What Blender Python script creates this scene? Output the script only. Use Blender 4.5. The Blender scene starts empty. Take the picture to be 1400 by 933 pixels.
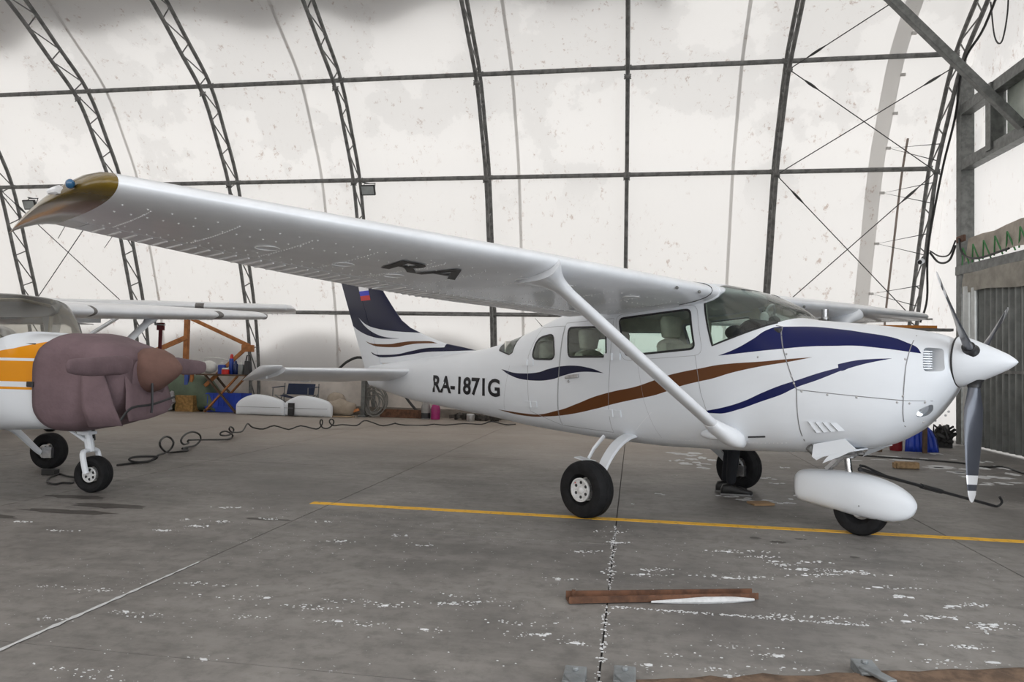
import bpy, bmesh, math, random
import numpy as np
from mathutils import Matrix, Vector

# ------------------------------------------------------------------ camera, sky, lights, exposure
SC = bpy.context.scene
COL = SC.collection
PHI = 0.652908                      # heading of the main airplane relative to the hangar axes
AIR_AT = (1.5753, 6.5250, 0.0)      # ground point under the firewall of the main airplane
cr, cu, cf = [Vector(v) for v in ((0.9865841, 0.1617357, 0.0222134),
                                  (-0.0161689, -0.0385933, 0.9991242),
                                  (-0.1624514, 0.9860792, 0.0354604))]
cam = bpy.data.objects.new('camera', bpy.data.cameras.new('camera'))
COL.objects.link(cam)
cam.matrix_world = Matrix(((cr.x, cu.x, -cf.x, 0), (cr.y, cu.y, -cf.y, 0), (cr.z, cu.z, -cf.z, 1.27751), (0, 0, 0, 1)))
cam.data.sensor_width = 36.0
cam.data.lens = 1011.337 * 36.0 / 1400.0
cam.data.clip_start = 0.05
cam.data.clip_end = 200
SC.camera = cam

world = bpy.data.worlds.new('overcast_sky')
SC.world = world
world.use_nodes = True
bg = world.node_tree.nodes['Background']
bg.inputs['Color'].default_value = (1.0, 0.987, 0.972, 1)
bg.inputs['Strength'].default_value = 1.88

def area_light(name, loc, rot, sx, sy, power, color=(1, 1, 1)):
    l = bpy.data.lights.new(name, 'AREA')
    l.shape = 'RECTANGLE'; l.size = sx; l.size_y = sy; l.energy = power; l.color = color
    o = bpy.data.objects.new(name, l); COL.objects.link(o)
    o.location = loc; o.rotation_euler = rot
    return o
# daylight entering through the open hangar door behind the camera
area_light('door_daylight', (6.4, 0.4, 2.4), (math.radians(90), 0, math.radians(58)), 5.0, 4.4, 220, (0.78, 0.89, 1.0))

SC.view_settings.view_transform = 'Standard'
SC.view_settings.look = 'None'
SC.view_settings.gamma = 1
SC.view_settings.use_curve_mapping = False
SC.view_settings.exposure = 0.19
SC.cycles.use_denoising = True
SC.cycles.max_bounces = 10
SC.cycles.diffuse_bounces = 6
SC.cycles.transparent_max_bounces = 16
random.seed(7)

# ------------------------------------------------------------------ helpers
def tag(o, label=None, cat=None, group=None, kind=None):
    if label: o['label'] = label
    if cat: o['category'] = cat
    if group: o['group'] = group
    if kind: o['kind'] = kind
    return o

def empty(name, loc=(0, 0, 0), rz=0, label=None, cat=None, group=None, kind=None, parent=None):
    o = bpy.data.objects.new(name, None); COL.objects.link(o)
    o.location = loc; o.rotation_euler = (0, 0, rz); o.empty_display_size = 0.1
    if parent: o.parent = parent
    return tag(o, label, cat, group, kind)

class MB:
    """collects shapes, then links them as one mesh object"""
    def __init__(s): s.v = []; s.f = []; s.mi = []; s.m = 0
    def add(s, vs, fs):
        b = len(s.v); s.v += [tuple(float(c) for c in v) for v in vs]
        s.f += [tuple(b + i for i in f) for f in fs]; s.mi += [s.m] * len(fs); return s
    def box(s, c, d, rot=None, taper=1.0):
        vs = []
        for z in (-.5, .5):
            t = taper if z > 0 else 1.0
            for x, y in ((-.5, -.5), (.5, -.5), (.5, .5), (-.5, .5)):
                p = Vector((x * d[0] * t, y * d[1] * t, z * d[2]))
                if rot is not None: p = rot @ p
                vs.append(p + Vector(c))
        return s.add(vs, [(3, 2, 1, 0), (4, 5, 6, 7), (0, 1, 5, 4), (1, 2, 6, 5), (2, 3, 7, 6), (3, 0, 4, 7)])
    def beam(s, a, b, w, h, up=(0, 0, 1)):
        a = Vector(a); b = Vector(b); d = (b - a); L = d.length; d.normalize()
        u = Vector(up)
        if abs(d.dot(u)) > .98: u = Vector((1, 0, 0))
        sd = d.cross(u).normalized(); u2 = sd.cross(d)
        R = Matrix((d, sd, u2)).transposed()
        return s.box((a + b) / 2, (L, w, h), R)
    def tube(s, pts, r, n=8, closed=False, cap=True, flat=None):
        pts = [Vector(p) for p in pts]; N_ = len(pts)
        rs = r if isinstance(r, (list, tuple)) else [r] * N_
        rings = []; u = None
        for i in range(N_):
            if closed: t = pts[(i + 1) % N_] - pts[i - 1]
            else: t = pts[min(i + 1, N_ - 1)] - pts[max(i - 1, 0)]
            t.normalize()
            if u is None:
                u = Vector((0, 0, 1)) if abs(t.z) < .9 else Vector((1, 0, 0))
            u = u - t * u.dot(t)
            if u.length < 1e-6: u = t.orthogonal()
            u.normalize(); w = t.cross(u)
            fy = flat[i] if flat else 1.0
            rings.append([pts[i] + (u * math.cos(2 * math.pi * k / n) + w * fy * math.sin(2 * math.pi * k / n)) * rs[i] for k in range(n)])
        return s.loft(rings, cap=cap and not closed, wrap=closed)
    def loft(s, rings, cap=True, wrap=False, close=True):
        n = len(rings[0]); vs = [p for r in rings for p in r]; fs = []
        m = len(rings)
        for i in range(m if wrap else m - 1):
            j = (i + 1) % m
            for k in range(n if close else n - 1):
                l = (k + 1) % n
                fs.append((i * n + k, i * n + l, j * n + l, j * n + k))
        if cap and not wrap:
            fs.append(tuple(range(n - 1, -1, -1))); fs.append(tuple((m - 1) * n + k for k in range(n)))
        return s.add(vs, fs)
    def lathe(s, prof, o=(0, 0, 0), axis=(0, 0, 1), n=24, ring=False):
        a = Vector(axis).normalized(); u = a.orthogonal().normalized(); w = a.cross(u); o = Vector(o)
        rings = [[o + a * h + (u * math.cos(2 * math.pi * k / n) + w * math.sin(2 * math.pi * k / n)) * max(r, 1e-4) for k in range(n)] for r, h in prof]
        return s.loft(rings, cap=not ring, wrap=ring)
    def ball(s, c, r, n=10, m=7):
        r = r if isinstance(r, (tuple, list)) else (r, r, r); c = Vector(c); rings = []
        for i in range(m + 1):
            t = math.pi * i / m; q = max(math.sin(t), .02)
            rings.append([c + Vector((r[0] * q * math.cos(2 * math.pi * k / n), r[1] * q * math.sin(2 * math.pi * k / n), -r[2] * math.cos(t))) for k in range(n)])
        return s.loft(rings)
    def quad(s, a, b, c, d): return s.add([a, b, c, d], [(0, 1, 2, 3)])
    def prism(s, poly, a, b):
        """poly of 3D points at both ends: a, b are offset vectors"""
        n = len(poly); a = Vector(a); b = Vector(b)
        vs = [Vector(p) + a for p in poly] + [Vector(p) + b for p in poly]
        return s.add(vs, [tuple(range(n - 1, -1, -1)), tuple(range(n, 2 * n))] + [(k, (k + 1) % n, n + (k + 1) % n, n + k) for k in range(n)])
    def mesh(s, name, mats, smooth=35):
        me = bpy.data.meshes.new(name); me.from_pydata(s.v, [], s.f)
        mats = mats if isinstance(mats, (list, tuple)) else [mats]
        for m in mats: me.materials.append(m)
        if len(mats) > 1: me.polygons.foreach_set('material_index', s.mi)
        me.validate(); 
        bm = bmesh.new(); bm.from_mesh(me)
        bmesh.ops.recalc_face_normals(bm, faces=bm.faces); bm.to_mesh(me); bm.free()
        if smooth:
            me.polygons.foreach_set('use_smooth', [True] * len(me.polygons))
            me.set_sharp_from_angle(angle=math.radians(smooth))
        me.update(); return me
    def build(s, name, mats, parent=None, smooth=35, loc=None, bevel=0):
        o = bpy.data.objects.new(name, s.mesh(name, mats, smooth)); COL.objects.link(o)
        if parent: o.parent = parent
        if loc: o.location = loc
        if bevel:
            b = o.modifiers.new('bevel', 'BEVEL'); b.width = bevel; b.segments = 2; b.limit_method = 'ANGLE'; b.angle_limit = math.radians(50)
        return o

def recenter(o):
    """moves a top-level mesh's origin to the bottom centre of its box"""
    me = o.data; n = len(me.vertices); a = np.empty(n * 3); me.vertices.foreach_get('co', a); a = a.reshape(-1, 3)
    c = (a.min(0) + a.max(0)) / 2; c[2] = a[:, 2].min()
    a -= c; me.vertices.foreach_set('co', a.ravel()); me.update()
    o.location = Vector(o.location) + Vector(c); return o

def clone(o, parent=None, loc=None, rz=None):
    c = o.copy(); COL.objects.link(c)
    if parent: c.parent = parent
    if loc is not None: c.location = loc
    if rz is not None: c.rotation_euler = (0, 0, rz)
    for ch in list(o.children): clone(ch, c)
    return c

def smoothpath(pts, n=8):
    """Catmull-Rom through the points"""
    P = [Vector(p) for p in pts]; P = [2 * P[0] - P[1]] + P + [2 * P[-1] - P[-2]]; out = []
    for i in range(1, len(P) - 2):
        for k in range(n):
            t = k / n
            out.append(.5 * ((2 * P[i]) + (P[i + 1] - P[i - 1]) * t + (2 * P[i - 1] - 5 * P[i] + 4 * P[i + 1] - P[i + 2]) * t * t + (3 * P[i] - P[i - 1] - 3 * P[i + 1] + P[i + 2]) * t ** 3))
    out.append(P[-2]); return out

def srgb(r, g, b):
    f = lambda c: (c / 255 / 12.92) if c <= 10 else (((c / 255) + .055) / 1.055) ** 2.4
    return (f(r), f(g), f(b), 1)

# ------------------------------------------------------------------ materials
class NT:
    def __init__(s, name):
        s.mat = bpy.data.materials.new(name); s.mat.use_nodes = True
        s.t = s.mat.node_tree; s.bsdf = s.t.nodes['Principled BSDF']; s.out = s.t.nodes['Material Output']
        s.tc = None
    def n(s, typ, **kw):
        x = s.t.nodes.new(typ)
        for k, v in kw.items():
            if k in x.inputs: s.link(v, x.inputs[k])
            else: setattr(x, k, v)
        return x
    def link(s, v, inp):
        if isinstance(v, bpy.types.NodeSocket): s.t.links.new(v, inp)
        else: inp.default_value = v
    def math(s, op, a, b=0.0, c=0.0, clamp=False):
        x = s.t.nodes.new('ShaderNodeMath'); x.operation = op; x.use_clamp = clamp
        s.link(a, x.inputs[0]); s.link(b, x.inputs[1]); s.link(c, x.inputs[2]); return x.outputs[0]
    def mix(s, f, a, b):
        x = s.t.nodes.new('ShaderNodeMix'); x.data_type = 'RGBA'
        s.link(f, x.inputs[0]); s.link(a, x.inputs[6]); s.link(b, x.inputs[7]); return x.outputs[2]
    def obj(s):
        if s.tc is None: s.tc = s.t.nodes.new('ShaderNodeTexCoord')
        return s.tc.outputs['Object']
    def xyz(s):
        x = s.n('ShaderNodeSeparateXYZ'); s.t.links.new(s.obj(), x.inputs[0]); return x.outputs
    def noise(s, scale, detail=4, rough=.6, stretch=None, vec=None):
        v = vec or s.obj()
        if stretch:
            m = s.n('ShaderNodeMapping'); s.t.links.new(v, m.inputs[0]); m.inputs['Scale'].default_value = stretch; v = m.outputs[0]
        x = s.n('ShaderNodeTexNoise'); s.t.links.new(v, x.inputs['Vector'])
        x.inputs['Scale'].default_value = scale; x.inputs['Detail'].default_value = detail; x.inputs['Roughness'].default_value = rough
        return x.outputs[0]
    def ramp(s, f, a, b, lo=0.0, hi=1.0):
        x = s.n('ShaderNodeMapRange'); x.clamp = True; x.interpolation_type = 'SMOOTHSTEP'
        s.link(f, x.inputs[0]); x.inputs[1].default_value = a; x.inputs[2].default_value = b; x.inputs[3].default_value = lo; x.inputs[4].default_value = hi
        return x.outputs[0]
    def bump(s, h, strength=.2, dist=.01):
        b = s.n('ShaderNodeBump'); s.link(h, b.inputs['Height']); b.inputs['Strength'].default_value = strength; b.inputs['Distance'].default_value = dist
        s.t.links.new(b.outputs[0], s.bsdf.inputs['Normal'])
    def set(s, color=None, rough=None, metal=None, coat=None, spec=None):
        b = s.bsdf.inputs
        if color is not None: s.link(color, b['Base Color'])
        if rough is not None: s.link(rough, b['Roughness'])
        if metal is not None: s.link(metal, b['Metallic'])
        if coat is not None: b['Coat Weight'].default_value = coat; b['Coat Roughness'].default_value = .08
        if spec is not None: b['Specular IOR Level'].default_value = spec
        return s.mat

def plain(name, c, rough=.5, metal=0.0, var=.12, scale=6, coat=None, bump=0):
    t = NT(name); f = t.noise(scale, 5)
    d = tuple(max(0, x * (1 - var)) for x in c[:3]) + (1,); l = tuple(min(1, x * (1 + var)) for x in c[:3]) + (1,)
    t.set(t.mix(t.ramp(f, .3, .7), d, l), rough, metal, coat)
    if bump: t.bump(t.noise(scale * 8, 3), bump)
    return t.mat

WHITE = (.755, .785, .825, 1)
def fcurve(t, xsock, pts, xa, xb, za, zb):
    """piecewise smooth z(x) as a Float Curve node"""
    xn = t.math('DIVIDE', t.math('SUBTRACT', xsock, xa), xb - xa, clamp=True)
    fc = t.n('ShaderNodeFloatCurve'); t.link(xn, fc.inputs['Value'])
    cv = fc.mapping.curves[0]
    P = [((x - xa) / (xb - xa), (z - za) / (zb - za)) for x, z in pts]
    cv.points[0].location = P[0]; cv.points[1].location = P[-1]
    for p in P[1:-1]: cv.points.new(*p)
    for p in cv.points: p.handle_type = 'AUTO_CLAMPED'
    fc.mapping.update()
    return t.math('ADD', t.math('MULTIPLY', fc.outputs[0], zb - za), za)
def band(t, X, Z, up, lo):
    xs = [p[0] for p in (up or lo)]; allz = [p[1] for p in (up or []) + (lo or [])]
    xa, xb = min(xs), max(xs); za, zb = min(allz) - .02, max(allz) + .02
    m = t.math('MULTIPLY', t.math('GREATER_THAN', X, xa), t.math('LESS_THAN', X, xb))
    if up: m = t.math('MULTIPLY', m, t.math('LESS_THAN', Z, fcurve(t, X, sorted(up), xa, xb, za, zb)))
    if lo: m = t.math('MULTIPLY', m, t.math('GREATER_THAN', Z, fcurve(t, X, sorted(lo), xa, xb, za, zb)))
    return m

NAVY = srgb(8, 18, 76); NAVYD = srgb(12, 17, 50); BROWN = srgb(97, 58, 28)
def livery(name, stripes, base=WHITE):
    t = NT(name); X, Y, Z = t.xyz()
    f = t.noise(2.2, 5, stretch=(.6, 1, 1.6))
    c = t.mix(t.ramp(f, .35, .8), base, tuple(b * .95 for b in base[:3]) + (1,))
    for up, lo, col in stripes: c = t.mix(band(t, X, Z, up, lo), c, col)
    t.set(c, .3, 0, .04, .28); return t.mat
BR_U = [(-3.693, 0.782), (-3.096, 0.766), (-2.59, 0.838), (-2.287, 0.923), (-2.014, 1.011), (-1.769, 1.071), (-1.541, 1.116), (-1.35, 1.173), (-1.186, 1.228), (-1.008, 1.270), (-0.82, 1.305), (-0.66, 1.335), (-0.512, 1.351), (-0.266, 1.369), (-0.054, 1.391), (0.132, 1.407)]
BR_L = [(-3.693, 0.782), (-3.385, 0.747), (-3.112, 0.739), (-2.773, 0.762), (-2.453, 0.802), (-2.024, 0.887), (-1.773, 0.95), (-1.542, 1.001), (-1.328, 1.045), (-1.205, 1.081), (-1.026, 1.143), (-0.806, 1.197), (-0.738, 1.211), (-0.51, 1.277), (-0.265, 1.331), (-0.052, 1.368), (0.132, 1.407)]
NL_U = [(-0.80, 0.936), (-0.615, 0.977), (-0.425, 1.039), (-0.262, 1.115), (-0.106, 1.181), (0.013, 1.222), (0.181, 1.284), (0.335, 1.333)]
NL_U2 = [(0.318, 1.356), (0.438, 1.386), (0.54, 1.398), (0.664, 1.405)]
NL_L2 = [(0.318, 1.352), (0.336, 1.305), (0.40, 1.328), (0.501, 1.362), (0.664, 1.404)]
NL_L = [(-0.80, 0.923), (-0.636, 0.925), (-0.478, 0.966), (-0.262, 1.047), (-0.105, 1.106), (0.014, 1.167), (0.183, 1.234), (0.336, 1.304)]
NC_U = [(-0.655, 1.414), (-0.515, 1.465), (-0.357, 1.551), (-0.237, 1.636), (-0.18, 1.655), (-0.039, 1.657), (0.318, 1.624), (0.417, 1.607), (0.635, 1.565), (0.736, 1.525), (0.797, 1.494), (0.832, 1.447)]
NC_L = [(-0.655, 1.414), (-0.514, 1.429), (-0.302, 1.453), (-0.109, 1.473), (0.092, 1.491), (0.295, 1.496), (0.38, 1.498), (0.59, 1.48), (0.722, 1.461), (0.832, 1.444)]
NM_U = [(-3.58, 1.253), (-3.214, 1.212), (-2.946, 1.224), (-2.726, 1.268), (-2.514, 1.3), (-2.342, 1.308), (-2.121, 1.29), (-1.909, 1.24)]
NM_L = [(-3.58, 1.253), (-3.386, 1.183), (-3.177, 1.146), (-2.943, 1.138), (-2.722, 1.152), (-2.482, 1.204), (-2.283, 1.24), (-2.12, 1.249), (-1.909, 1.24)]
LW_U = [(-6.924, 1.462), (-6.663, 1.419), (-6.257, 1.425), (-5.834, 1.474), (-5.434, 1.517), (-5.085, 1.524), (-5.064, 1.577), (-4.765, 1.53), (-4.469, 1.484)]
LW_L = [(-6.924, 1.462), (-6.802, 1.41), (-6.569, 1.381), (-6.256, 1.392), (-5.832, 1.426), (-5.431, 1.462), (-5.052, 1.469), (-4.469, 1.482)]
M_BODY = livery('white_paint_with_swooshes', [(BR_U, BR_L, BROWN), (NL_U, NL_L, NAVY), (NL_U2, NL_L2, NAVY), (NC_U, NC_L, NAVY), (NM_U, NM_L, NAVYD), (LW_U, LW_L, NAVYD)])
FIN_UP = [(-7.95, 2.12), (-7.467, 1.868), (-7.209, 1.768), (-6.912, 1.697), (-6.583, 1.659), (-6.138, 1.653)]
SW_U = [(-7.296, 1.998), (-7.065, 1.845), (-6.82, 1.748), (-6.538, 1.686), (-6.10, 1.652)]
FM_L = [(-7.296, 1.999), (-7.245, 1.969), (-7.018, 1.87), (-6.729, 1.811), (-6.363, 1.769), (-6.10, 1.750)]
FB_L = [(-6.138, 1.753), (-6.014, 1.745), (-5.682, 1.731), (-5.5, 1.725)]
FBR_U = [(-7.078, 1.626), (-6.811, 1.584), (-6.442, 1.576), (-6.092, 1.598), (-5.799, 1.612), (-5.517, 1.612), (-5.244, 1.579)]
FBR_L = [(-7.078, 1.626), (-6.906, 1.572), (-6.669, 1.539), (-6.263, 1.53), (-5.921, 1.56), (-5.675, 1.577), (-5.244, 1.579)]
M_FIN = livery('white_fin_paint_with_navy_top', [(None, FIN_UP, NAVYD), (None, FB_L, NAVYD), (FM_L, SW_U, WHITE), (FBR_U, FBR_L, BROWN), (LW_U, LW_L, NAVYD)])
M_WHITE = livery('white_aircraft_paint', [])
M_WING = plain('silver_white_wing_paint', (.76, .78, .81, 1), .3, 0.0, .05, 3, .3)
M_SEAM = plain('dark_panel_joint', (.22, .22, .23, 1), .7); M_SEAML = plain('fine_door_joint', (.36, .37, .38, 1), .7)
M_GASKET = plain('black_rubber_gasket', (.018, .018, .02, 1), .5)
M_RUBBER = plain('black_tyre_rubber', (.011, .011, .012, 1), .8, 0, .3, 14); M_RUBBER.node_tree.nodes['Principled BSDF'].inputs['Specular IOR Level'].default_value = .25
M_RIM = plain('silver_painted_rim', (.66, .66, .66, 1), .4, .1, .1, 20)
M_BLACK = plain('black_plastic', (.02, .02, .022, 1), .45)
M_TEXT = plain('black_lettering_paint', (.01, .01, .013, 1), .4)
M_CHROME = plain('polished_chrome', (.75, .75, .76, 1), .15, 1.0, .05)
M_ALU = plain('dull_aluminium', (.55, .55, .56, 1), .38, 1.0, .15, 20)
M_RIVET = plain('bright_rivet_heads', (.9, .9, .92, 1), .3)
M_STEEL = plain('galvanised_steel_grey', (.15, .155, .15, 1), .45, .55, .25, 9)
M_STEELD = plain('weathered_grey_tube', (.15, .15, .145, 1), .55, .1, .35, 7)
M_CREAM = plain('cream_leather', (.70, .66, .57, 1), .5, 0, .08, 12)
M_LINER = plain('cream_cabin_liner', (.76, .74, .68, 1), .7)
M_OLIVE = plain('olive_bronze_gloss_fibreglass', srgb(100, 80, 16), .2, 0, .2, 5, .3)
M_BLUEG = plain('blue_glass_lens', (.01, .09, .2, 1), .1, 0, .1, 5, .8)
M_WOOD = plain('raw_pine_timber', srgb(160, 104, 58), .75, 0, .25, 8)
M_WOODD = plain('dark_old_timber', srgb(84, 66, 50), .8, 0, .3, 10)
M_BOARD = plain('rusty_brown_board', srgb(92, 62, 44), .8, 0, .4, 12)
M_SNOWD = plain('trodden_grey_snow', srgb(196, 197, 198), .9, 0, .1, 30)
M_SNOW = plain('dirty_white_snow', (.82, .83, .86, 1), .85, 0, .08, 20, bump=.3)
M_COVER = plain('mauve_canvas', srgb(112, 93, 98), .9, 0, .16, 3, bump=.5)
M_COVERB = plain('brown_mauve_canvas', srgb(112, 84, 76), .9, 0, .13, 6, bump=.12)
M_ORANGE = plain('orange_paint', srgb(226, 150, 18), .3, 0, .05, 4, .3)
M_CORD = plain('black_cable_sheath', (.02, .02, .02, 1), .5)
M_WIRE = plain('grey_steel_wire', (.06, .06, .06, 1), .5, .4)

def glass(name, tint, fac=.06, rough=.02):
    t = NT(name); tr = t.n('ShaderNodeBsdfTransparent'); tr.inputs[0].default_value = tint
    gl = t.n('ShaderNodeBsdfGlossy'); gl.inputs['Roughness'].default_value = rough
    fr = t.n('ShaderNodeFresnel'); fr.inputs[0].default_value = 1.45
    mx = t.n('ShaderNodeMixShader'); t.link(t.math('ADD', t.math('MULTIPLY', fr.outputs[0], .9), fac - .03), mx.inputs[0])
    t.t.links.new(tr.outputs[0], mx.inputs[1]); t.t.links.new(gl.outputs[0], mx.inputs[2])
    t.t.links.new(mx.outputs[0], t.out.inputs[0]); t.mat.use_nodes = True
    return t.mat
M_GLASS = glass('green_tinted_acrylic', (.83, .945, .895, 1), .08)
M_GLASSD = glass('hazy_old_acrylic', (.84, .83, .79, 1), .10, .2)
M_LAMPG = glass('clear_lamp_cover', (.95, .95, .95, 1))

def fabric(name, trans, white=.82):
    """white coated hangar cloth that lets daylight through, with mould specks, folds and damp patches"""
    t = NT(name)
    sp = t.noise(5.5, 8, .78, stretch=(1, 1, .6)); big = t.noise(.55, 3)
    specks = t.math('MULTIPLY', t.ramp(sp, .57, .66), t.ramp(big, .36, .56))
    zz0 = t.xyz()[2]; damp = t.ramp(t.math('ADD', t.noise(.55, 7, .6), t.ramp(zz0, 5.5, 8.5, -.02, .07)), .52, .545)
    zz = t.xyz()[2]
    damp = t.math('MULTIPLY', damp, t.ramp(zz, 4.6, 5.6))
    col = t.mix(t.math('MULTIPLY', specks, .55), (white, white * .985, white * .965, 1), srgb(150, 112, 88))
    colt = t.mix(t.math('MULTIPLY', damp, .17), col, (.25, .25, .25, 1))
    colt = t.mix(t.ramp(zz, 5.4, 8.8, 0, .22), colt, (.2, .2, .2, 1))      # weaker daylight toward the roof, painted into the translucent colour
    d = t.n('ShaderNodeBsdfDiffuse'); t.link(col, d.inputs[0])
    tr = t.n('ShaderNodeBsdfTranslucent'); t.link(colt, tr.inputs[0])
    b = t.n('ShaderNodeBump'); t.link(t.noise(1.1, 3, .5, stretch=(1, 1, .45)), b.inputs['Height']); b.inputs['Strength'].default_value = .35; b.inputs['Distance'].default_value = .12
    t.t.links.new(b.outputs[0], d.inputs['Normal'])
    mx = t.n('ShaderNodeMixShader'); mx.inputs[0].default_value = trans
    t.t.links.new(d.outputs[0], mx.inputs[1]); t.t.links.new(tr.outputs[0], mx.inputs[2]); t.t.links.new(mx.outputs[0], t.out.inputs[0])
    return t.mat
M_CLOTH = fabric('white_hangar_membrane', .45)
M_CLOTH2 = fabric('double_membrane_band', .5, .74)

def concrete():
    t = NT('dark_worn_concrete')
    a = t.noise(.9, 6, .65); b = t.noise(9, 8, .7); c = t.noise(.35, 3, .5); fine = t.noise(90, 4, .7)
    streak = t.noise(2.4, 6, .7, stretch=(.25, 1.6, 1))
    col = t.mix(t.ramp(a, .3, .72), srgb(104, 101, 98), srgb(138, 134, 130))
    col = t.mix(t.ramp(streak, .40, .75, 0, .35), col, srgb(158, 154, 149))
    col = t.mix(t.ramp(b, .42, .7, 0, .45), col, srgb(76, 74, 72))
    col = t.mix(t.ramp(c, .50, .68, 0, .62), col, srgb(66, 62, 60))
    X, Y, Z = t.xyz()
    dust = t.math('MULTIPLY', t.ramp(Y, 7.5, 13.5), t.ramp(X, 3.5, 0.0))
    col = t.mix(t.math('MULTIPLY', dust, .6), col, srgb(158, 146, 134))
    spk = t.math('MULTIPLY', t.ramp(t.noise(34, 4, .6), .655, .69), t.ramp(t.noise(1.3, 5, .6, stretch=(.5, 1.3, 1)), .53, .62))
    col = t.mix(t.math('MULTIPLY', spk, .85), col, (.72, .73, .75, 1))
    rough = t.ramp(c, .4, .7, .62, .45)
    t.set(col, rough, 0, spec=.35); t.bump(t.math('ADD', fine, b), .12, .004)
    return t.mat
M_CONC = concrete()
M_JOINT = plain('dark_joint_filler', (.075, .073, .07, 1), .9)
M_YELLOW = None
def yellow():
    t = NT('worn_yellow_floor_paint'); f = t.noise(14, 7, .7)
    t.set(t.mix(t.ramp(f, .5, .72, 0, .75), srgb(226, 172, 26), srgb(120, 100, 60)), .6); return t.mat
M_YELLOW = yellow()
# ---- fuselage loft tables: x, bottom z, top z, half width, exponent
ST=np.array([
(1.03,1.285,1.50,.10,2.2),
(1.0,1.205,1.54,.165,2.3),
(.93,1.09,1.580,.24,2.4),
(.84,.97,1.608,.305,2.5),
(.70,.84,1.637,.38,2.7),
(.46,.718,1.672,.465,2.9),
(.08,.664,1.715,.536,3.0),
(-.10,.63,1.735,.552,3.1),
(-.28,.612,1.86,.56,3.2),
(-.51,.595,1.972,.57,3.3),
(-.72,.582,2.04,.575,3.4),
(-.95,.572,2.09,.575,3.5),
(-1.5,.555,2.115,.575,3.6),
(-2.0,.558,2.085,.558,3.5),
(-2.4,.568,1.985,.522,3.3),
(-2.85,.583,1.853,.472,3.0),
(-3.26,.60,1.722,.424,2.8),
(-3.7,.635,1.605,.378,2.6),
(-4.2,.675,1.505,.325,2.5),
(-4.66,.703,1.458,.28,2.4),
(-5.2,.742,1.412,.23,2.3),
(-5.73,.78,1.365,.175,2.2),
(-6.3,.855,1.31,.12,2.1),
(-6.95,.96,1.25,.045,2.0)])[::-1]
def pchip(xs,ys):
    xs=np.asarray(xs,float);ys=np.asarray(ys,float)
    h=np.diff(xs);d=np.diff(ys)/h;m=np.zeros(len(xs))
    for i in range(1,len(xs)-1):
        if d[i-1]*d[i]>0:
            w1=2*h[i]+h[i-1];w2=h[i]+2*h[i-1];m[i]=(w1+w2)/(w1/d[i-1]+w2/d[i])
    m[0]=d[0];m[-1]=d[-1]
    def f(x):
        x=np.clip(np.asarray(x,float),xs[0],xs[-1])
        i=np.clip(np.searchsorted(xs,x)-1,0,len(h)-1)
        t=(x-xs[i])/h[i]
        return ys[i]*(1+2*t)*(1-t)**2+h[i]*m[i]*t*(1-t)**2+ys[i+1]*t*t*(3-2*t)+h[i]*m[i+1]*t*t*(t-1)
    return f
F_ZB,F_ZT,F_HW,F_N=[pchip(ST[:,0],ST[:,k]) for k in (1,2,3,4)]
def hull_y(x,z,k=1.0):
    zb,zt,hw,n=F_ZB(x),F_ZT(x),F_HW(x),F_N(x)
    zm=zb+.46*(zt-zb)
    t=np.where(z>zm,(z-zm)/(zt-zm),(zm-z)/(zm-zb))
    t=np.clip(t,0,1)
    return hw*k*(1-t**n)**(1/n)
def hull_F(x,y,z):
    zb,zt,hw,n=F_ZB(x),F_ZT(x),F_HW(x),F_N(x)
    zm=zb+.46*(zt-zb)
    t=np.where(z>zm,(z-zm)/(zt-zm),(zm-z)/(zm-zb))
    return (np.abs(y)/hw)**n+np.abs(t)**n-1
# ------------------------------------------------------------------ hull cutting: the skin is divided along outlines drawn in side view
def hull_grid(xs, nth, k=1.0):
    rings = []
    for x in xs:
        zb, zt, hw, n = float(F_ZB(x)), float(F_ZT(x)), float(F_HW(x)), float(F_N(x)); zm = zb + .46 * (zt - zb)
        r = []
        for i in range(nth):
            a = 2 * math.pi * (i + .5) / nth; c, s_ = math.cos(a), math.sin(a)
            y = hw * k * math.copysign(abs(c) ** (2 / n), c); h = (zt - zm) if s_ > 0 else (zm - zb)
            r.append((x, y, zm + h * k * math.copysign(abs(s_) ** (2 / n), s_)))
        rings.append(r)
    return [[rings[i][j], rings[i][(j + 1) % nth], rings[i + 1][(j + 1) % nth], rings[i + 1][j]] for i in range(len(xs) - 1) for j in range(nth)]
def ccw(poly):
    a = sum(poly[i][0] * poly[(i + 1) % len(poly)][1] - poly[(i + 1) % len(poly)][0] * poly[i][1] for i in range(len(poly)))
    return list(poly) if a > 0 else list(poly)[::-1]
def roundpoly(poly, r, n=4):
    out = []; m = len(poly)
    for i in range(m):
        p = Vector(poly[i]); a = Vector(poly[i - 1]) - p; b = Vector(poly[(i + 1) % m]) - p
        d = min(r, a.length * .45, b.length * .45); pa = p + a.normalized() * d; pb = p + b.normalized() * d
        for k in range(n + 1):
            t = k / n; out.append(tuple((1 - t) ** 2 * pa + 2 * t * (1 - t) * p + t * t * pb))
    return out
def split_face(face, a, b):
    """parts of a face left / right of the line a->b in the xz plane"""
    ex, ez = b[0] - a[0], b[1] - a[1]; L = math.hypot(ex, ez)
    d = [(ex * (p[2] - a[1]) - ez * (p[0] - a[0])) / L for p in face]
    if all(v >= -1e-6 for v in d): return face, None
    if all(v <= 1e-6 for v in d): return None, face
    ins, out = [], []
    for i in range(len(face)):
        p, q, dp, dq = face[i], face[(i + 1) % len(face)], d[i], d[(i + 1) % len(face)]
        if dp >= 0: ins.append(p)
        if dp <= 0: out.append(p)
        if dp * dq < 0:
            t = dp / (dp - dq); c = tuple(p[k] + t * (q[k] - p[k]) for k in range(3)); ins.append(c); out.append(c)
    return (ins if len(ins) > 2 else None), (out if len(out) > 2 else None)
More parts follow.
